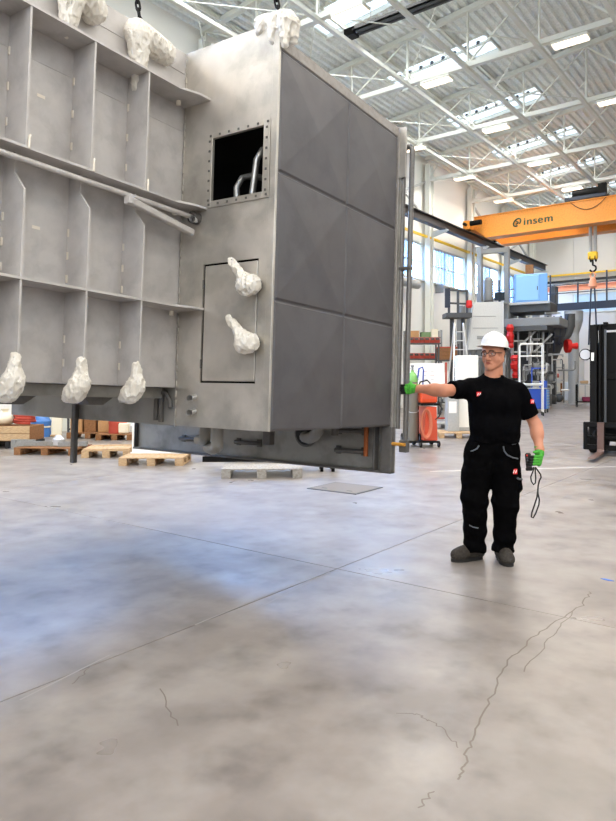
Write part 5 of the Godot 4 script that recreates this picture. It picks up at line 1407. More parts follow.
	var bg := thing("sack", "crumpled whitish sack on the low wooden crate", "sack", Vector3(-13.955, 0.000, -7.619) + Vector3(0, 0.47, 0) + Basis(Vector3.UP, FACE) * Vector3(-0.24, 0, 0.0), 0.0)
	obj("sack_body", sh().ball(Vector3(0, 0.14, 0), Vector3(0.22, 0.15, 0.24)), M.cream, bg)
	obj("sack_neck", sh().lathe([[0.10, 0.24], [0.05, 0.30], [0.09, 0.36]], Transform3D.IDENTITY, 10), M.cream, bg)
	var tb := thing("covered_pump", "blue tarpaulin bundle standing near the wall", "bundle", Vector3(-15.910, 0.000, -9.362), FACE)
	obj("tarpaulin", sh().lathe([[0.27, 0.0], [0.25, 0.2], [0.27, 0.4], [0.18, 0.52], [0.06, 0.56], [0.0, 0.56]], Transform3D(Basis.IDENTITY, Vector3.ZERO), 9), M.tarp, tb)
	obj("rope", sh().lathe([[0.262, 0.24], [0.272, 0.26], [0.262, 0.28]], Transform3D.IDENTITY, 12), M.cream, tb)
	var cs := thing("board", "cream board leaning next to the blue bundle", "board", Vector3(-15.581, 0.000, -9.615), FACE)
	obj("sheet", sh().box(Vector3(0, 0.32, 0), Vector3(0.27, 0.62, 0.04), Basis(Vector3.RIGHT, -0.12)), M.cream, cs)
	obj("batten", sh().box(Vector3(0, 0.03, 0.05), Vector3(0.29, 0.05, 0.08)), M.wood, cs)
	var fr := thing("steel_stand", "dark slender steel stand right of the cream board", "frame", Vector3(-15.118, -0.000, -9.781), FACE)
	for s in [-0.12, 0.12]: obj("leg", sh().box(Vector3(s, 0.4, 0), Vector3(0.05, 0.8, 0.05)), M.grey_dark, fr)
	for y in [0.2, 0.75]: obj("rail", sh().box(Vector3(0, y, 0), Vector3(0.24, 0.05, 0.05)), M.grey_dark, fr)
	pallet("dark pallet carrying brown cartons near the wall", Vector3(-14.603, 0.000, -9.991), FACE, M.wood_dark, 1.05, 0.7)
	for i in 3:
		var bx := thing("carton", ["left brown carton of three on the dark pallet", "middle brown carton of three on the dark pallet", "right brown carton of three on the dark pallet"][i], "box", Vector3(-14.603, 0.000, -9.991) + Vector3(0, 0.145, 0) + Basis(Vector3.UP, FACE) * Vector3(-0.34 + i * 0.33, 0, 0.05 - 0.04 * i), FACE + 0.05 * i, "brown cartons on the dark pallet")
		obj("carton", sh().box(Vector3(0, 0.21, 0), Vector3(0.29, 0.42, 0.3), Basis.IDENTITY, 0.012), M.card if i != 1 else M.wood_dark, bx)
		obj("tape", sh().box(Vector3(0, 0.422, 0), Vector3(0.06, 0.008, 0.302)), M.cream, bx)
	pallet("low dark pallet under the steel table near the wall", Vector3(-13.719, -0.000, -10.130), FACE, M.wood_dark, 0.9, 0.7)
	var rb := thing("drum", "small red drum on the low dark pallet", "drum", Vector3(-13.778, -0.000, -10.084) + Vector3(0, 0.145, 0))
	obj("shell", sh().lathe([[0.0, 0], [0.15, 0], [0.155, 0.02], [0.15, 0.2], [0.155, 0.22], [0.15, 0.4], [0.0, 0.4]], Transform3D.IDENTITY, 16), M.red_dull, rb)
	obj("lid", sh().lathe([[0.157, 0.38], [0.157, 0.41], [0.0, 0.41]], Transform3D.IDENTITY, 16), M.grey_dark, rb)
	var ob := thing("machine_part", "small white and orange machine part on the low dark pallet", "machine part", Vector3(-13.601, -0.000, -10.220) + Vector3(0, 0.145, 0), FACE)
	obj("housing", sh().box(Vector3(0, 0.13, 0), Vector3(0.24, 0.26, 0.24), Basis.IDENTITY, 0.03), M.cream, ob)
	obj("cap", sh().lathe([[0.08, 0.26], [0.06, 0.36], [0.0, 0.37]], Transform3D.IDENTITY, 12), M.coral, ob)

func ribbon(pts: Array, w: float, y: float) -> Shape:
	var s := sh()
	for i in pts.size() - 1:
		var a: Vector3 = pts[i]; var b: Vector3 = pts[i + 1]
		var sd := (b - a).cross(Vector3.UP).normalized() * w * 0.5
		s.quad(Vector3(a.x, y, a.z) - sd, Vector3(b.x, y, b.z) - sd, Vector3(b.x, y, b.z) + sd, Vector3(a.x, y, a.z) + sd, Vector3.UP)
	return s

func jagged(pts: Array, amp: float) -> Array:
	var out := []
	for i in pts.size() - 1:
		for k in 8: out.append(pts[i].lerp(pts[i + 1], k / 8.0) + Vector3(rng.randf_range(-amp, amp), 0, rng.randf_range(-amp, amp)))
	out.append(pts[-1])
	return out

func floor_marks() -> void:
	var fl: Node = get_node("floor")
	for q in [[[Vector3(-1.230, -0.000, -4.805), Vector3(-1.196, 0.000, -4.499), Vector3(-1.266, -0.000, -3.865), Vector3(-1.272, 0.000, -3.377), Vector3(-1.178, -0.000, -2.904), Vector3(-1.102, 0.000, -2.540), Vector3(-1.066, 0.000, -2.389), Vector3(-1.036, 0.000, -2.252)], 0.008], [[Vector3(-1.210, -0.000, -4.325), Vector3(-1.191, 0.000, -3.846), Vector3(-1.156, 0.000, -3.287)], 0.006], [[Vector3(-1.468, -0.000, -2.544), Vector3(-1.364, 0.000, -2.580), Vector3(-1.258, 0.000, -2.557), Vector3(-1.126, -0.000, -2.448)], 0.005], [[Vector3(-1.073, 0.000, -2.149), Vector3(-1.077, 0.000, -2.021)], 0.006], [[Vector3(-2.924, 0.000, -1.988), Vector3(-2.839, 0.000, -1.831)], 0.006], [[Vector3(-2.454, 0.000, -2.049), Vector3(-2.138, 0.000, -1.882)], 0.006]]:
		obj("crack", ribbon(jagged(q[0], 0.012), q[1], 0.0012), M.crack, fl)
	for q in [[Vector3(-2.939, 0.000, -2.720), Vector3(-2.973, 0.000, -3.874)], [Vector3(-2.807, 0.000, -2.882), Vector3(-2.933, 0.000, -4.097)], [Vector3(-2.885, -0.000, -1.595), Vector3(-2.977, -0.000, -2.147)]]:
		obj("scuff", ribbon(q, 0.012, 0.0012), M.scuff, fl)
	obj("floor_line", ribbon([Vector3(-4.883, -0.000, -9.573), Vector3(-1.574, 0.000, -13.215)], 0.06, 0.0012), M.line, fl)
	var ht := thing("floor_hatch", "rusty grey steel hatch plate let into the floor near the casing", "hatch", Vector3(-5.043, 0.000, -7.395), 0.02)
	obj("plate", sh().box(Vector3(0, 0.004, 0), Vector3(0.72, 0.012, 0.62)), M.hatch, ht)
	obj("rim", sh().box(Vector3(0, 0.003, 0.33), Vector3(0.78, 0.01, 0.03)).box(Vector3(0, 0.003, -0.33), Vector3(0.78, 0.01, 0.03)).box(Vector3(0.375, 0.003, 0), Vector3(0.03, 0.01, 0.63)).box(Vector3(-0.375, 0.003, 0), Vector3(0.03, 0.01, 0.63)), M.grey_dark, ht)
	for s in [-0.2, 0.2]: obj("dark_lift_hole", sh().box(Vector3(s, 0.0105, 0.2), Vector3(0.08, 0.002, 0.02), Basis.IDENTITY, 0.0), M.black, ht)  # black strips for the dark of the holes
	var cp := PackedVector2Array([Vector2(-0.045, 0.0), Vector2(-0.02, 0.018), Vector2(0.02, 0.010), Vector2(0.05, -0.006), Vector2(0.01, -0.018)])
	tag(obj("paint_chip", sh().prism(cp, 0.003, Transform3D(Basis(Vector3.RIGHT, -PI / 2), Vector3(-1.205, 0.000, -5.169) + Vector3(0, 0.0025, 0))), M.chip), "tiny blue paint chip lying on the floor at the right", "chip")

func stores() -> void:
	M.fork = mat(Color(0.42, 0.33, 0.30), 0.5, 0.3)
	M.cylinder = mat(Color(0.44, 0.42, 0.38), 0.5)
	M.orange_red = mat(Color(0.86, 0.30, 0.12), 0.45)
	M.hose = mat(Color(0.80, 0.46, 0.34), 0.6)
	M.green_dull = mat(Color(0.42, 0.52, 0.36), 0.7)
	M.pale = mat(Color(0.80, 0.84, 0.88), 0.5)
	M.magenta = mat(Color(0.50, 0.10, 0.26), 0.6)
	M.purple = mat(Color(0.30, 0.20, 0.42), 0.6)
	M.rust_dark = mat(Color(0.36, 0.26, 0.22), 0.7)
	M.scuff = mat(Color(0.58, 0.56, 0.54), 0.6)
	M.hatch = mat(Color(0.46, 0.43, 0.40), 0.6, 0.1)
	right_stores()
	left_stores()

func front(f: Field, x: float, y: float) -> float:     # z of the field's surface towards the camera at x, y
	var i := int((x - f.lo.x) / f.cell); var j := int((y - f.lo.y) / f.cell)
	for k in range(f.nz - 2, 0, -1):
		var a := f.f[(k * f.ny + j) * f.nx + i]
		if a < 0.0:
			var b := f.f[((k + 1) * f.ny + j) * f.nx + i]
			return f.lo.z + (k + a / (a - b)) * f.cell
	return 0.1

func build_worker() -> void:
	# local axes: x to the picture's right, y up, z towards the camera
	var man := thing("person", "person in white helmet, black work clothes and green gloves, one hand on the casing's pipe", "person", Vector3(-2.086, -0.001, -5.143) * Vector3(1, 0, 1), deg_to_rad(37.5))
	var wr := FastNoiseLite.new()
	wr.seed = 5; wr.frequency = 7.0; wr.fractal_octaves = 2
	var cx := 0.035
	var shr := Vector3(-0.160, 1.395, 0.0); var elr := Vector3(-0.405, 1.382, 0.17); var wrr := Vector3(-0.602, 1.396, -0.02)
	var shl := Vector3(0.225, 1.365, 0.0); var ell := Vector3(0.375, 1.095, -0.01); var wrl := Vector3(0.366, 0.912, 0.10)
	# --- skin: torso, neck, arms, legs in one field, the head in a finer one, one mesh
	var skin := sh()
	var f := Field.new().start(Vector3(-0.72, 0.02, -0.26), Vector3(0.50, 1.60, 0.30), 0.011, 0.035)
	f.bone(Vector3(cx - 0.07, 1.30, 0), Vector3(cx + 0.07, 1.30, 0), 0.10, 0.10)
	f.bone(Vector3(cx, 1.30, 0), Vector3(0.02, 0.95, 0), 0.11, 0.10)
	f.bone(Vector3(0.022, 1.38, -0.025), Vector3(0.026, 1.62, -0.008), 0.068, 0.060)
	f.bone(Vector3(0.02, 1.44, -0.02), shr, 0.055, 0.05); f.bone(Vector3(0.03, 1.44, -0.02), shl, 0.055, 0.05)
	f.bone(shr, elr, 0.056, 0.046); f.bone(elr, elr.lerp(wrr, 0.35), 0.046, 0.046); f.bone(elr.lerp(wrr, 0.3), wrr, 0.046, 0.031)
	f.bone(wrr, wrr + Vector3(-0.03, 0, 0), 0.03, 0.026)
	f.bone(shl, ell, 0.056, 0.045); f.bone(ell, ell.lerp(wrl, 0.35), 0.044, 0.046); f.bone(ell.lerp(wrl, 0.3), wrl, 0.046, 0.030)
	f.bone(wrl, wrl + Vector3(-0.005, -0.04, 0.01), 0.029, 0.026)
	f.bone(Vector3(-0.07, 0.92, 0), Vector3(0.11, 0.92, 0), 0.10, 0.10)
	f.bone(Vector3(-0.09, 0.88, 0), Vector3(-0.135, 0.48, 0.02), 0.085, 0.06); f.bone(Vector3(-0.135, 0.48, 0.02), Vector3(-0.12, 0.10, -0.02), 0.06, 0.042)
	f.bone(Vector3(0.115, 0.88, 0), Vector3(0.115, 0.47, 0.02), 0.085, 0.06); f.bone(Vector3(0.115, 0.47, 0.02), Vector3(0.104, 0.10, -0.01), 0.06, 0.042)
	f.net(skin)
	var hb := Basis(Vector3.UP, -0.72) * Basis(Vector3(1, 0, 0), 0.03)
	var hc := Vector3(0.026, 1.672, 0.0)
	var hs := sh()
	var h := Field.new().start(Vector3(-0.13, -0.17, -0.16), Vector3(0.13, 0.17, 0.16), 0.0042, 0.022)
	h.bone(Vector3(0, 0.045, -0.022), Vector3(0, 0.05, 0.005), 0.092, 0.086, Vector3(1.14, 1, 1))
	h.bone(Vector3(0, 0.01, 0.025), Vector3(0, -0.075, 0.038), 0.070, 0.048, Vector3(1.02, 1, 1))
	for s in [-1.0, 1.0]:
		h.bone(Vector3(s * 0.052, -0.045, -0.005), Vector3(s * 0.014, -0.103, 0.062), 0.032, 0.022)
		h.bone(Vector3(s * 0.036, -0.022, 0.062), Vector3(s * 0.042, -0.04, 0.05), 0.024, 0.024)
		h.bone(Vector3(s * 0.014, 0.026, 0.090), Vector3(s * 0.048, 0.024, 0.074), 0.012, 0.011, Vector3.ONE, 0.012)
		h.bone(Vector3(s * 0.074, 0.012, -0.012), Vector3(s * 0.072, -0.026, -0.006), 0.024, 0.014, Vector3(1.7, 1, 1), 0.01)
		h.bone(Vector3(s * 0.012, -0.040, 0.098), Vector3(s * 0.013, -0.040, 0.096), 0.011, 0.010, Vector3.ONE, 0.008)
	h.bone(Vector3(0, 0.014, 0.094), Vector3(0, -0.034, 0.113), 0.009, 0.014, Vector3.ONE, 0.012)
	h.bone(Vector3(-0.018, -0.068, 0.080), Vector3(0.018, -0.068, 0.080), 0.012, 0.012, Vector3.ONE, 0.014)
	h.bone(Vector3(0, -0.104, 0.066), Vector3(0, -0.108, 0.062), 0.024, 0.022)
	h.bone(Vector3(0, -0.07, -0.02), Vector3(0, -0.16, -0.028), 0.060, 0.060)
	# eye sockets
	h.change(func(p, d):
		var q := Vector3(absf(p.x) - 0.031, p.y - 0.004, p.z - 0.100)
		return maxf(d, 0.0175 - q.length()), 0.05)
	h.net(hs)
	for i in hs.v.size():
		skin.v.append(hc + hb * (hs.v[i] * Vector3(1.05, 1, 1))); skin.n.append(hb * hs.n[i])
	obj("body", skin, M.skin, man)
	var head := func(called: String, s: Shape, m: Material) -> MeshInstance3D:
		var o := obj(called, s, m, man)
		o.transform = Transform3D(hb, hc)
		return o
	for s in [-1.0, 1.0]:
		var e: MeshInstance3D = head.call("eye", sh().ball(Vector3(s * 0.031, 0.004, 0.0765), Vector3.ONE * 0.0118), M.eye)
		obj("iris", sh().ball(Vector3(s * 0.031 - 0.002, 0.003, 0.0845), Vector3.ONE * 0.0056), M.hair, e)
		head.call("eyebrow", sh().tube([Vector3(s * 0.012, 0.027, 0.104), Vector3(s * 0.030, 0.032, 0.098), Vector3(s * 0.050, 0.026, 0.085)], 0.0042, 6), M.hair)
	var lips := sh()
	lips.tube([Vector3(-0.024, -0.0685, 0.088), Vector3(-0.008, -0.064, 0.0945), Vector3(0.008, -0.064, 0.0945), Vector3(0.024, -0.0685, 0.088)], [0.002, 0.0048, 0.0048, 0.002], 6)
	lips.tube([Vector3(-0.022, -0.070, 0.088), Vector3(0.0, -0.075, 0.0945), Vector3(0.022, -0.070, 0.088)], [0.002, 0.0056, 0.002], 6)
	head.call("lips", lips, M.lip)
	# short dark hair at the temples and nape
	var hf := Field.new().start(Vector3(-0.13, -0.10, -0.16), Vector3(0.13, 0.16, 0.12), 0.006, 0.02)
	hf.bone(Vector3(0, 0.04, -0.026), Vector3(0, 0.05, -0.01), 0.098, 0.090, Vector3(1.12, 1, 1))
	hf.bone(Vector3(0, -0.02, -0.045), Vector3(0, -0.05, -0.045), 0.070, 0.052, Vector3(1.0, 1, 1))
	hf.cut(func(p): return maxf(p.z - 0.022 - maxf(0.0, p.y - 0.05) * 0.5, -0.07 - p.y + maxf(0.0, p.z + 0.02) * 1.2))
	head.call("hair", hf.net(sh()), M.hair)
	# safety glasses
	var gl := sh()
	for s in [-1.0, 1.0]:
		var rim := []
		for i in 16:
			var a := TAU * i / 16
			var q := Vector2(cos(a), sin(a))
			var mx := maxf(absf(q.x), absf(q.y)); q = q.lerp(q / mx, 0.45)
			rim.append(Vector3(s * 0.033 + q.x * 0.027, 0.004 + q.y * 0.0165, 0.108 - absf(s * 0.033 + q.x * 0.027) * 0.32))
		gl.tube(rim, 0.0026, 5, true)
		gl.tube([Vector3(s * 0.060, 0.012, 0.089), Vector3(s * 0.078, 0.012, 0.06), Vector3(s * 0.083, 0.010, -0.01)], 0.0028, 5)
	gl.tube([Vector3(-0.007, 0.008, 0.107), Vector3(0, 0.011, 0.112), Vector3(0.007, 0.008, 0.107)], 0.0026, 5)
	var gm: MeshInstance3D = head.call("glasses", gl, M.black)
	for s in [-1.0, 1.0]:
		var lens := sh()
		var a := Vector3(s * 0.007, 0, 0.106); var b := Vector3(s * 0.059, 0, 0.090)
		lens.quad(a + Vector3(0, -0.011, 0), b + Vector3(0, -0.011, 0), b + Vector3(0, 0.019, 0), a + Vector3(0, 0.019, 0), Vector3(0, 0, 1))
		obj("lens", lens, M.lens, gm)
	# helmet: a domed shell with a ridge, rolled rim and short peak
	var dome := sh()
	var rows := []
	var seg := 36
	for r in 13:
		var ring := []
		for s in seg:
			var a := TAU * s / seg
			var fwd := maxf(0.0, sin(a))
			var p: Vector3
			if r == 0:
				var out := 0.010 + 0.045 * pow(fwd, 3.0)
				p = Vector3((0.107 + out) * cos(a), 0.053 - 0.008 * fwd, (0.130 + out) * sin(a) - 0.010)
			else:
				var ph := (r - 1) / 11.0 * PI * 0.5
				var k := pow(cos(ph), 0.82)
				p = Vector3(0.105 * k * cos(a), 0.058 + 0.118 * pow(sin(ph), 0.95), 0.128 * k * sin(a) - 0.010)
				if r > 3: p.y += 0.008 * exp(-pow(p.x / 0.018, 2.0)) * minf(1.0, (r - 3) / 4.0)
			ring.append(p)
		rows.append(ring)
	for r in 12:
		for s in seg:
			var u := (s + 1) % seg
			var q := [rows[r][s], rows[r][u], rows[r + 1][u], rows[r + 1][s]]
			var N := []
			for p in q: N.append(Vector3(p.x / 0.0150, (p.y - 0.05) / 0.026, (p.z + 0.012) / 0.021).normalized() if r > 0 else Vector3(p.x, 0.10, p.z).normalized())
			dome.tri(q[0], q[1], q[2], N[0], N[1], N[2])
			if r < 11: dome.tri(q[0], q[2], q[3], N[0], N[2], N[3])
			else: dome.tri(q[0], q[2], q[3], N[0], N[2], N[3])
	var hm: MeshInstance3D = head.call("helmet", dome, M.helmet)
	hm.transform = Transform3D(hb * Basis(Vector3(1, 0, 0), -0.13) * Basis(Vector3(0, 0, 1), -0.04), hc + Vector3(0, 0.006, 0))
	var rl := []
	for s in seg: rl.append(rows[0][s])
	obj("rim", sh().tube(rl, 0.0035, 6, true), M.helmet, hm)
	var band := []
	for s in range(18, 37): band.append(Vector3(0.096 * cos(TAU * s / 36.0), 0.038, 0.116 * sin(TAU * s / 36.0) - 0.010))
	obj("headband", sh().tube(band, 0.010, 6), M.black, hm)
	# --- T-shirt
	var t := Field.new().start(Vector3(-0.44, 0.92, -0.24), Vector3(0.44, 1.54, 0.28), 0.011, 0.045)
	for s in [-1.0, 1.0]:
		t.bone(Vector3(cx + s * 0.092, 1.31, 0.0), Vector3(cx + s * 0.080, 0.93, 0.01), 0.118, 0.118, Vector3(1, 1, 1.0))
	t.bone(Vector3(cx - 0.08, 1.29, 0.03), Vector3(cx + 0.08, 1.29, 0.03), 0.112, 0.112)
	t.bone(Vector3(cx - 0.05, 1.08, 0.02), Vector3(cx + 0.05, 1.08, 0.02), 0.125, 0.125)
	t.bone(Vector3(0.0, 1.448, -0.02), shr, 0.066, 0.073); t.bone(Vector3(0.050, 1.448, -0.02), shl, 0.066, 0.073)
	t.bone(Vector3(0.022, 1.40, -0.02), Vector3(0.024, 1.475, -0.015), 0.085, 0.076)
	var sr := shr.lerp(elr, 0.74); var slv := shl.lerp(ell, 0.72)
	t.bone(shr, sr.lerp(elr, 0.1), 0.078, 0.072); t.bone(shl, slv.lerp(ell, 0.1), 0.078, 0.070)
	t.change(func(p, d): return d + 0.007 * wr.get_noise_3d(p.x * 1.3, p.y * 0.7, p.z * 1.3) + 0.004 * sin(p.y * 60.0 + p.x * 25.0) * clampf((1.10 - p.y) * 8.0, 0.0, 1.0))
	var dr := (elr - shr).normalized(); var dl := (ell - shl).normalized()
	t.cut(func(p):
		var c: float = 0.962 + 0.006 * sin(p.x * 30.0) - p.y
		c = maxf(c, 0.094 - Vector3(p.x - 0.024, (p.y - 1.568) * 1.0, p.z - 0.020).length())
		if p.x < -0.2: c = maxf(c, (p - sr).dot(dr))
		if p.x > 0.27: c = maxf(c, (p - slv).dot(dl))
		return c)
	var shirt := obj("t_shirt", t.net(sh()), M.shirt, man)
	# --- trousers
	var g := Field.new().start(Vector3(-0.30, 0.05, -0.24), Vector3(0.32, 1.06, 0.28), 0.011, 0.035)
	g.bone(Vector3(-0.06, 0.92, 0.0), Vector3(0.105, 0.92, 0.0), 0.122, 0.122, Vector3(1, 1, 1.05))
	g.bone(Vector3(-0.045, 1.02, 0.0), Vector3(0.11, 1.02, 0.0), 0.108, 0.108)
	g.bone(Vector3(-0.088, 0.86, 0.0), Vector3(-0.133, 0.50, 0.02), 0.126, 0.103); g.bone(Vector3(-0.133, 0.50, 0.02), Vector3(-0.112, 0.06, -0.02), 0.102, 0.084)
	g.bone(Vector3(0.115, 0.86, 0.0), Vector3(0.117, 0.48, 0.02), 0.124, 0.100); g.bone(Vector3(0.117, 0.48, 0.02), Vector3(0.110, 0.06, 0.0), 0.098, 0.086)
	g.bone(Vector3(-0.14, 0.52, 0.05), Vector3(-0.135, 0.40, 0.05), 0.085, 0.08); g.bone(Vector3(0.115, 0.52, 0.05), Vector3(0.112, 0.40, 0.05), 0.08, 0.075)
	g.bone(Vector3(0.205, 0.74, 0.0), Vector3(0.205, 0.60, 0.0), 0.045, 0.050, Vector3(1, 1, 0.6), 0.015)
	g.bone(Vector3(-0.185, 0.72, 0.0), Vector3(-0.190, 0.62, 0.0), 0.042, 0.044, Vector3(1, 1, 0.6), 0.02)
	g.change(func(p, d):
		var fold: float = 0.008 * sin(p.y * 48.0 + 9.0 * p.x + 6.0 * p.z) * (clampf((0.34 - p.y) * 5.0, 0.0, 1.0) + 0.6 * exp(-pow((p.y - 0.47) / 0.06, 2.0)))
		return d + fold + 0.009 * wr.get_noise_3d(p.x, p.y * 1.2, p.z))
	g.cut(func(p): return maxf(p.y - 1.0, 0.072 + 0.01 * sin(p.x * 40.0) - p.y))
	var tr := obj("trousers", g.net(sh()), M.trouser, man)
	var pip := func(pts: Array, r: float) -> Shape:
		var o := []
		for q in pts: o.append(Vector3(q.x, q.y, front(g, q.x, q.y) + 0.002))
		return sh().tube(o, r, 6)
	obj("pocket_piping", pip.call([Vector2(0.072, 0.940), Vector2(0.076, 0.905), Vector2(0.10, 0.872), Vector2(0.145, 0.850), Vector2(0.195, 0.838)], 0.006), M.piping, tr)
	obj("pocket_piping", pip.call([Vector2(-0.118, 0.945), Vector2(-0.135, 0.920), Vector2(-0.165, 0.900), Vector2(-0.18, 0.893)], 0.006), M.piping, tr)
	obj("belt_label", pip.call([Vector2(0.145, 0.955), Vector2(0.18, 0.960)], 0.007), M.piping, tr)
	obj("pocket_flap", pip.call([Vector2(0.19, 0.685), Vector2(0.205, 0.675), Vector2(0.228, 0.672), Vector2(0.240, 0.668)], 0.009), M.piping, tr)
	obj("knee_seam", pip.call([Vector2(-0.185, 0.305), Vector2(-0.16, 0.292), Vector2(-0.12, 0.286)], 0.005), M.piping, tr)
	# red badges on chest, sleeve and thigh
	for q in [[-0.118, 1.352, t, shirt, 0.0, 0.036], [0.322, 1.293, t, shirt, 0.5, 0.036], [0.166, 0.738, g, tr, 0.1, 0.042]]:
		var ff: Field = q[2]
		var b := Basis(Vector3.UP, q[4])
		var at := Vector3(q[0], q[1], front(ff, q[0], q[1]) + 0.001)
		var bd := obj("badge", sh().box(at, Vector3(q[5], q[5], 0.008), b, 0.002), M.patch, q[3], "red square badge")
		for s in [-0.22, 0.22]:
			obj("badge_mark", sh().box(at + b * Vector3(s * q[5], 0, 0.005), Vector3(q[5] * 0.14, q[5] * 0.6, 0.003), b * Basis(Vector3(0, 0, 1), -0.35), 0.0), M.paper, bd)
	# --- boots
	for q in [[Vector3(-0.075, 0, -0.055), Vector3(-0.315, 0, 0.030), Vector3(-0.112, 0.15, -0.03), "boot"], [Vector3(0.104, 0, -0.075), Vector3(0.103, 0, 0.185), Vector3(0.108, 0.15, -0.01), "boot"]]:
		var heel: Vector3 = q[0]; var toe: Vector3 = q[1]
		var d := (toe - heel).normalized(); var sd := d.cross(Vector3.UP)
		var bf := Field.new().start(heel.min(toe) - Vector3(0.09, -0.006, 0.09), heel.max(toe) + Vector3(0.09, 0.22, 0.09), 0.007, 0.025)
		bf.bone(heel + Vector3(0, 0.060, 0), q[2], 0.048, 0.058)
		bf.bone(heel + d * 0.03 + Vector3(0, 0.05, 0), heel + d * 0.16 + Vector3(0, 0.062, 0), 0.044, 0.048)
		bf.bone(heel.lerp(q[2], 0.5) + d * 0.05 + Vector3(0, 0.03, 0), heel + d * 0.20 + Vector3(0, 0.058, 0), 0.045, 0.046)
		bf.bone(heel + d * 0.17 + Vector3(0, 0.052, 0) + sd * 0.010, heel + d * 0.212 + Vector3(0, 0.048, 0) + sd * 0.012, 0.045, 0.041)
		bf.bone(heel + d * 0.17 + Vector3(0, 0.052, 0) - sd * 0.010, heel + d * 0.212 + Vector3(0, 0.048, 0) - sd * 0.012, 0.045, 0.041)
		bf.cut(func(p): return 0.024 - p.y)
		var bo := obj("boot", bf.net(sh()), M.boot, man)
		var out := PackedVector2Array()
		for i in 24:
			var a := TAU * i / 24
			var l := 0.118 + 0.142 * cos(a)
			var w := (0.050 + 0.012 * smoothstep(0.10, 0.2, l) - 0.006 * exp(-pow((l - 0.09) / 0.04, 2.0))) * sin(a) * (1.0 if absf(cos(a)) < 0.8 else 1.12)
			out.append(Vector2(l, w))
		obj("sole", sh().prism(out, 0.026, Transform3D(Basis(d, sd, d.cross(sd)), Vector3(heel.x, 0.013, heel.z))), M.boot_dark, bo)
		obj("heel_block", sh().box(heel + d * 0.03 + Vector3(0, 0.014, 0), Vector3(0.09, 0.028, 0.07), Basis(sd, Vector3.UP, -d) * Basis(Vector3.UP, PI / 2)), M.boot_dark, bo)
		var lace := sh()
		for i in 5:
			var c := heel + d * (0.095 + i * 0.022) + Vector3(0, 0.128 - i * 0.011, 0)
			lace.tube([c - sd * 0.030 - Vector3(0, 0.012, 0), c, c + sd * 0.030 - Vector3(0, 0.012, 0)], 0.004, 5)
		obj("laces", lace, M.boot_dark, bo)
	# --- gloves: the hand on the pipe, its fingers closed round the front of it
	var a1 := Field.new().start(Vector3(-0.78, 1.30, -0.16), Vector3(-0.56, 1.48, 0.06), 0.004, 0.014)
	a1.bone(wrr + Vector3(0.012, 0, 0.012), wrr + Vector3(-0.03, 0, -0.002), 0.037, 0.033)
	for i in 4:
		a1.bone(wrr + Vector3(-0.015, 0.010 - i * 0.007, 0), Vector3(-0.651, 1.424 - i * 0.0205, -0.022), 0.022, 0.0155)
	var a2 := Field.new().start(Vector3(-0.78, 1.30, -0.16), Vector3(-0.56, 1.48, 0.06), 0.004, 0.006)
	for i in 4:
		var y := 1.424 - i * 0.0205
		var l: float = [0.0, 0.006, 0.003, -0.006][i]
		a1.bone(Vector3(-0.651, y, -0.022), Vector3(-0.685 - l, y - 0.002, -0.026), 0.0115, 0.0105, Vector3.ONE, 0.005)
		a2.bone(Vector3(-0.685 - l, y - 0.002, -0.026), Vector3(-0.710 - l * 0.5, y - 0.004, -0.055), 0.0106, 0.0100, Vector3.ONE, 0.004)
		a2.bone(Vector3(-0.710 - l * 0.5, y - 0.004, -0.055), Vector3(-0.705, y - 0.006, -0.086), 0.0098, 0.0085, Vector3.ONE, 0.004)
	a1.bone(wrr + Vector3(-0.02, 0.02, -0.012), Vector3(-0.638, 1.440, -0.062), 0.017, 0.0125, Vector3.ONE, 0.01)
	a2.bone(Vector3(-0.638, 1.440, -0.062), Vector3(-0.659, 1.444, -0.102), 0.0125, 0.010, Vector3.ONE, 0.004)
	var gr := obj("glove", a1.net(sh()), M.glove, man, "green glove on the pipe")
	obj("finger_coating", a2.net(sh()), M.glove_palm, gr)
	var cf := []
	for i in 16: cf.append(wrr + Vector3(0.016, 0.036 * cos(TAU * i / 16), 0.012 + 0.036 * sin(TAU * i / 16)))
	obj("cuff", sh().tube(cf, 0.005, 6, true), M.glove, gr)
	# the other hand hangs and holds the remote control
	var rc := Vector3(0.266, 0.822, 0.138)
	var rb := Basis(Vector3(0, 0, 1), 0.10) * Basis(Vector3.UP, -0.5)
	var b1 := Field.new().start(Vector3(0.23, 0.68, 0.02), Vector3(0.46, 0.94, 0.24), 0.004, 0.014)
	var b2 := Field.new().start(Vector3(0.23, 0.68, 0.02), Vector3(0.46, 0.94, 0.24), 0.004, 0.006)
	b1.bone(wrl + Vector3(0.0, 0.015, -0.008), wrl + Vector3(-0.004, -0.03, 0.012), 0.037, 0.033)
	for i in 4:
		var y := 0.866 - i * 0.0205
		var k := Vector3(0.346 - i * 0.003, y, 0.158)
		b1.bone(wrl + Vector3(-0.004, -0.025, 0.008 + 0.004 * (1.5 - i)), k + Vector3(0.006, 0.0, -0.012), 0.028, 0.021)
		b1.bone(k, k + Vector3(-0.046, -0.002, 0.013), 0.0135, 0.0115, Vector3.ONE, 0.005)
		b2.bone(k + Vector3(-0.046, -0.002, 0.013), k + Vector3(-0.070, -0.004, 0.008), 0.0108, 0.010, Vector3.ONE, 0.004)
		b2.bone(k + Vector3(-0.068, -0.004, 0.008), k + Vector3(-0.085, -0.006, -0.020), 0.010, 0.0085, Vector3.ONE, 0.004)
	b1.bone(wrl + Vector3(-0.012, -0.02, 0.02), Vector3(0.334, 0.896, 0.162), 0.020, 0.0135, Vector3.ONE, 0.01)
	b1.bone(Vector3(0.334, 0.896, 0.162), Vector3(0.300, 0.898, 0.168), 0.0135, 0.011, Vector3.ONE, 0.004)
	var gl2 := obj("glove", b1.net(sh()), M.glove, man, "green glove round the remote control")
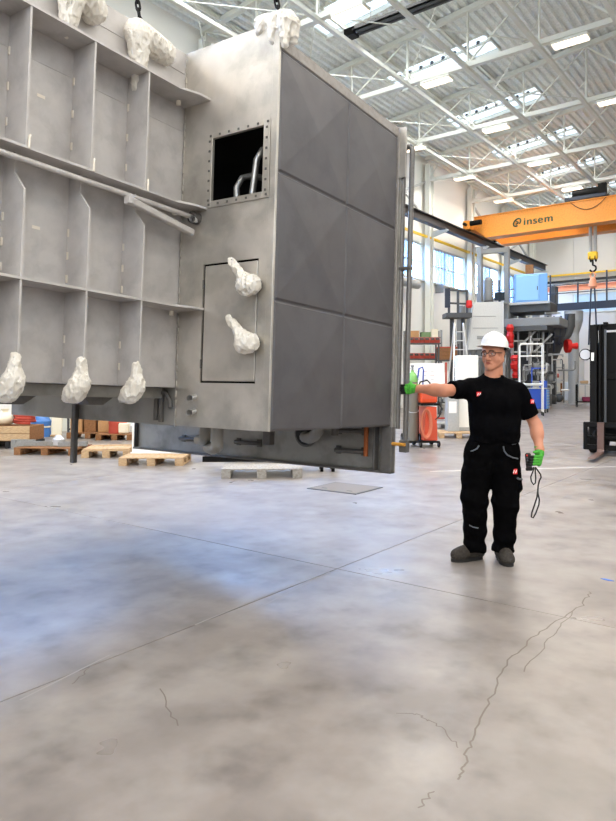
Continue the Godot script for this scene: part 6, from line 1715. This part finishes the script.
	obj("finger_coating", b2.net(sh()), M.glove_palm, gl2)
	var cf2 := []
	for i in 16: cf2.append(wrl + Vector3(0.0345 * cos(TAU * i / 16), 0.020, -0.010 + 0.0345 * sin(TAU * i / 16)))
	obj("cuff", sh().tube(cf2, 0.005, 6, true), M.glove, gl2)
	# remote control with its looped straps
	var rm := thing("remote_control", "dark crane remote control with hanging loop straps, held in the worker's lowered glove", "remote control", man.transform * rc, man.rotation.y)
	obj("case", sh().box(Vector3.ZERO, Vector3(0.044, 0.135, 0.032), rb, 0.010), M.remote, rm)
	obj("collar", sh().box(rb * Vector3(0, -0.06, 0), Vector3(0.052, 0.025, 0.040), rb, 0.006), M.black, rm)
	for i in 3: obj("button", sh().ball(rb * Vector3(-0.004, 0.050 - i * 0.020, 0.016), Vector3(0.008, 0.008, 0.005)), M.red if i == 0 else M.grey_dark, rm)
	var q2 := func(pts: Array) -> Array:
		var o := []
		for p in pts: o.append(Vector3((p[0] - 490.0) * 0.0081, 1.465 - (p[1] - 380.0) * 0.0081, 0.135 + p[2]) - rc)
		return o
	obj("strap", sh().tube(q2.call([[528.0, 465, 0.0], [527.6, 468, 0.0], [526, 471.5, 0.005], [524.6, 474.5, 0.01], [525.2, 478.5, 0.01], [527.6, 482.0, 0.005], [529.6, 480.5, 0.0], [530.2, 476, -0.005], [529.6, 466, -0.005]]), 0.0055, 7), M.black, rm)
	obj("strap", sh().tube(q2.call([[529.5, 465, 0.0], [531.8, 468, 0.0], [534.6, 472, 0.0], [535.2, 475, 0.0], [533.4, 478.5, 0.0], [532.4, 483, 0.0], [532.0, 488, 0.0], [531.0, 494, 0.005], [528.2, 502, 0.01], [525.8, 509, 0.01], [525.4, 513.5, 0.01], [527.4, 514.5, 0.0], [530.2, 510, -0.005], [533.4, 502, -0.01], [533.9, 497, -0.01], [532.4, 491, -0.005], [532.0, 487, -0.003]]), 0.006, 7), M.black, rm)

func _ready() -> void:
	rng.seed = 7
	camera_and_light()
	materials()
	room_shell()
	roof()
	build_casing()
	far_hall()
	stores()
	floor_marks()
	build_worker()
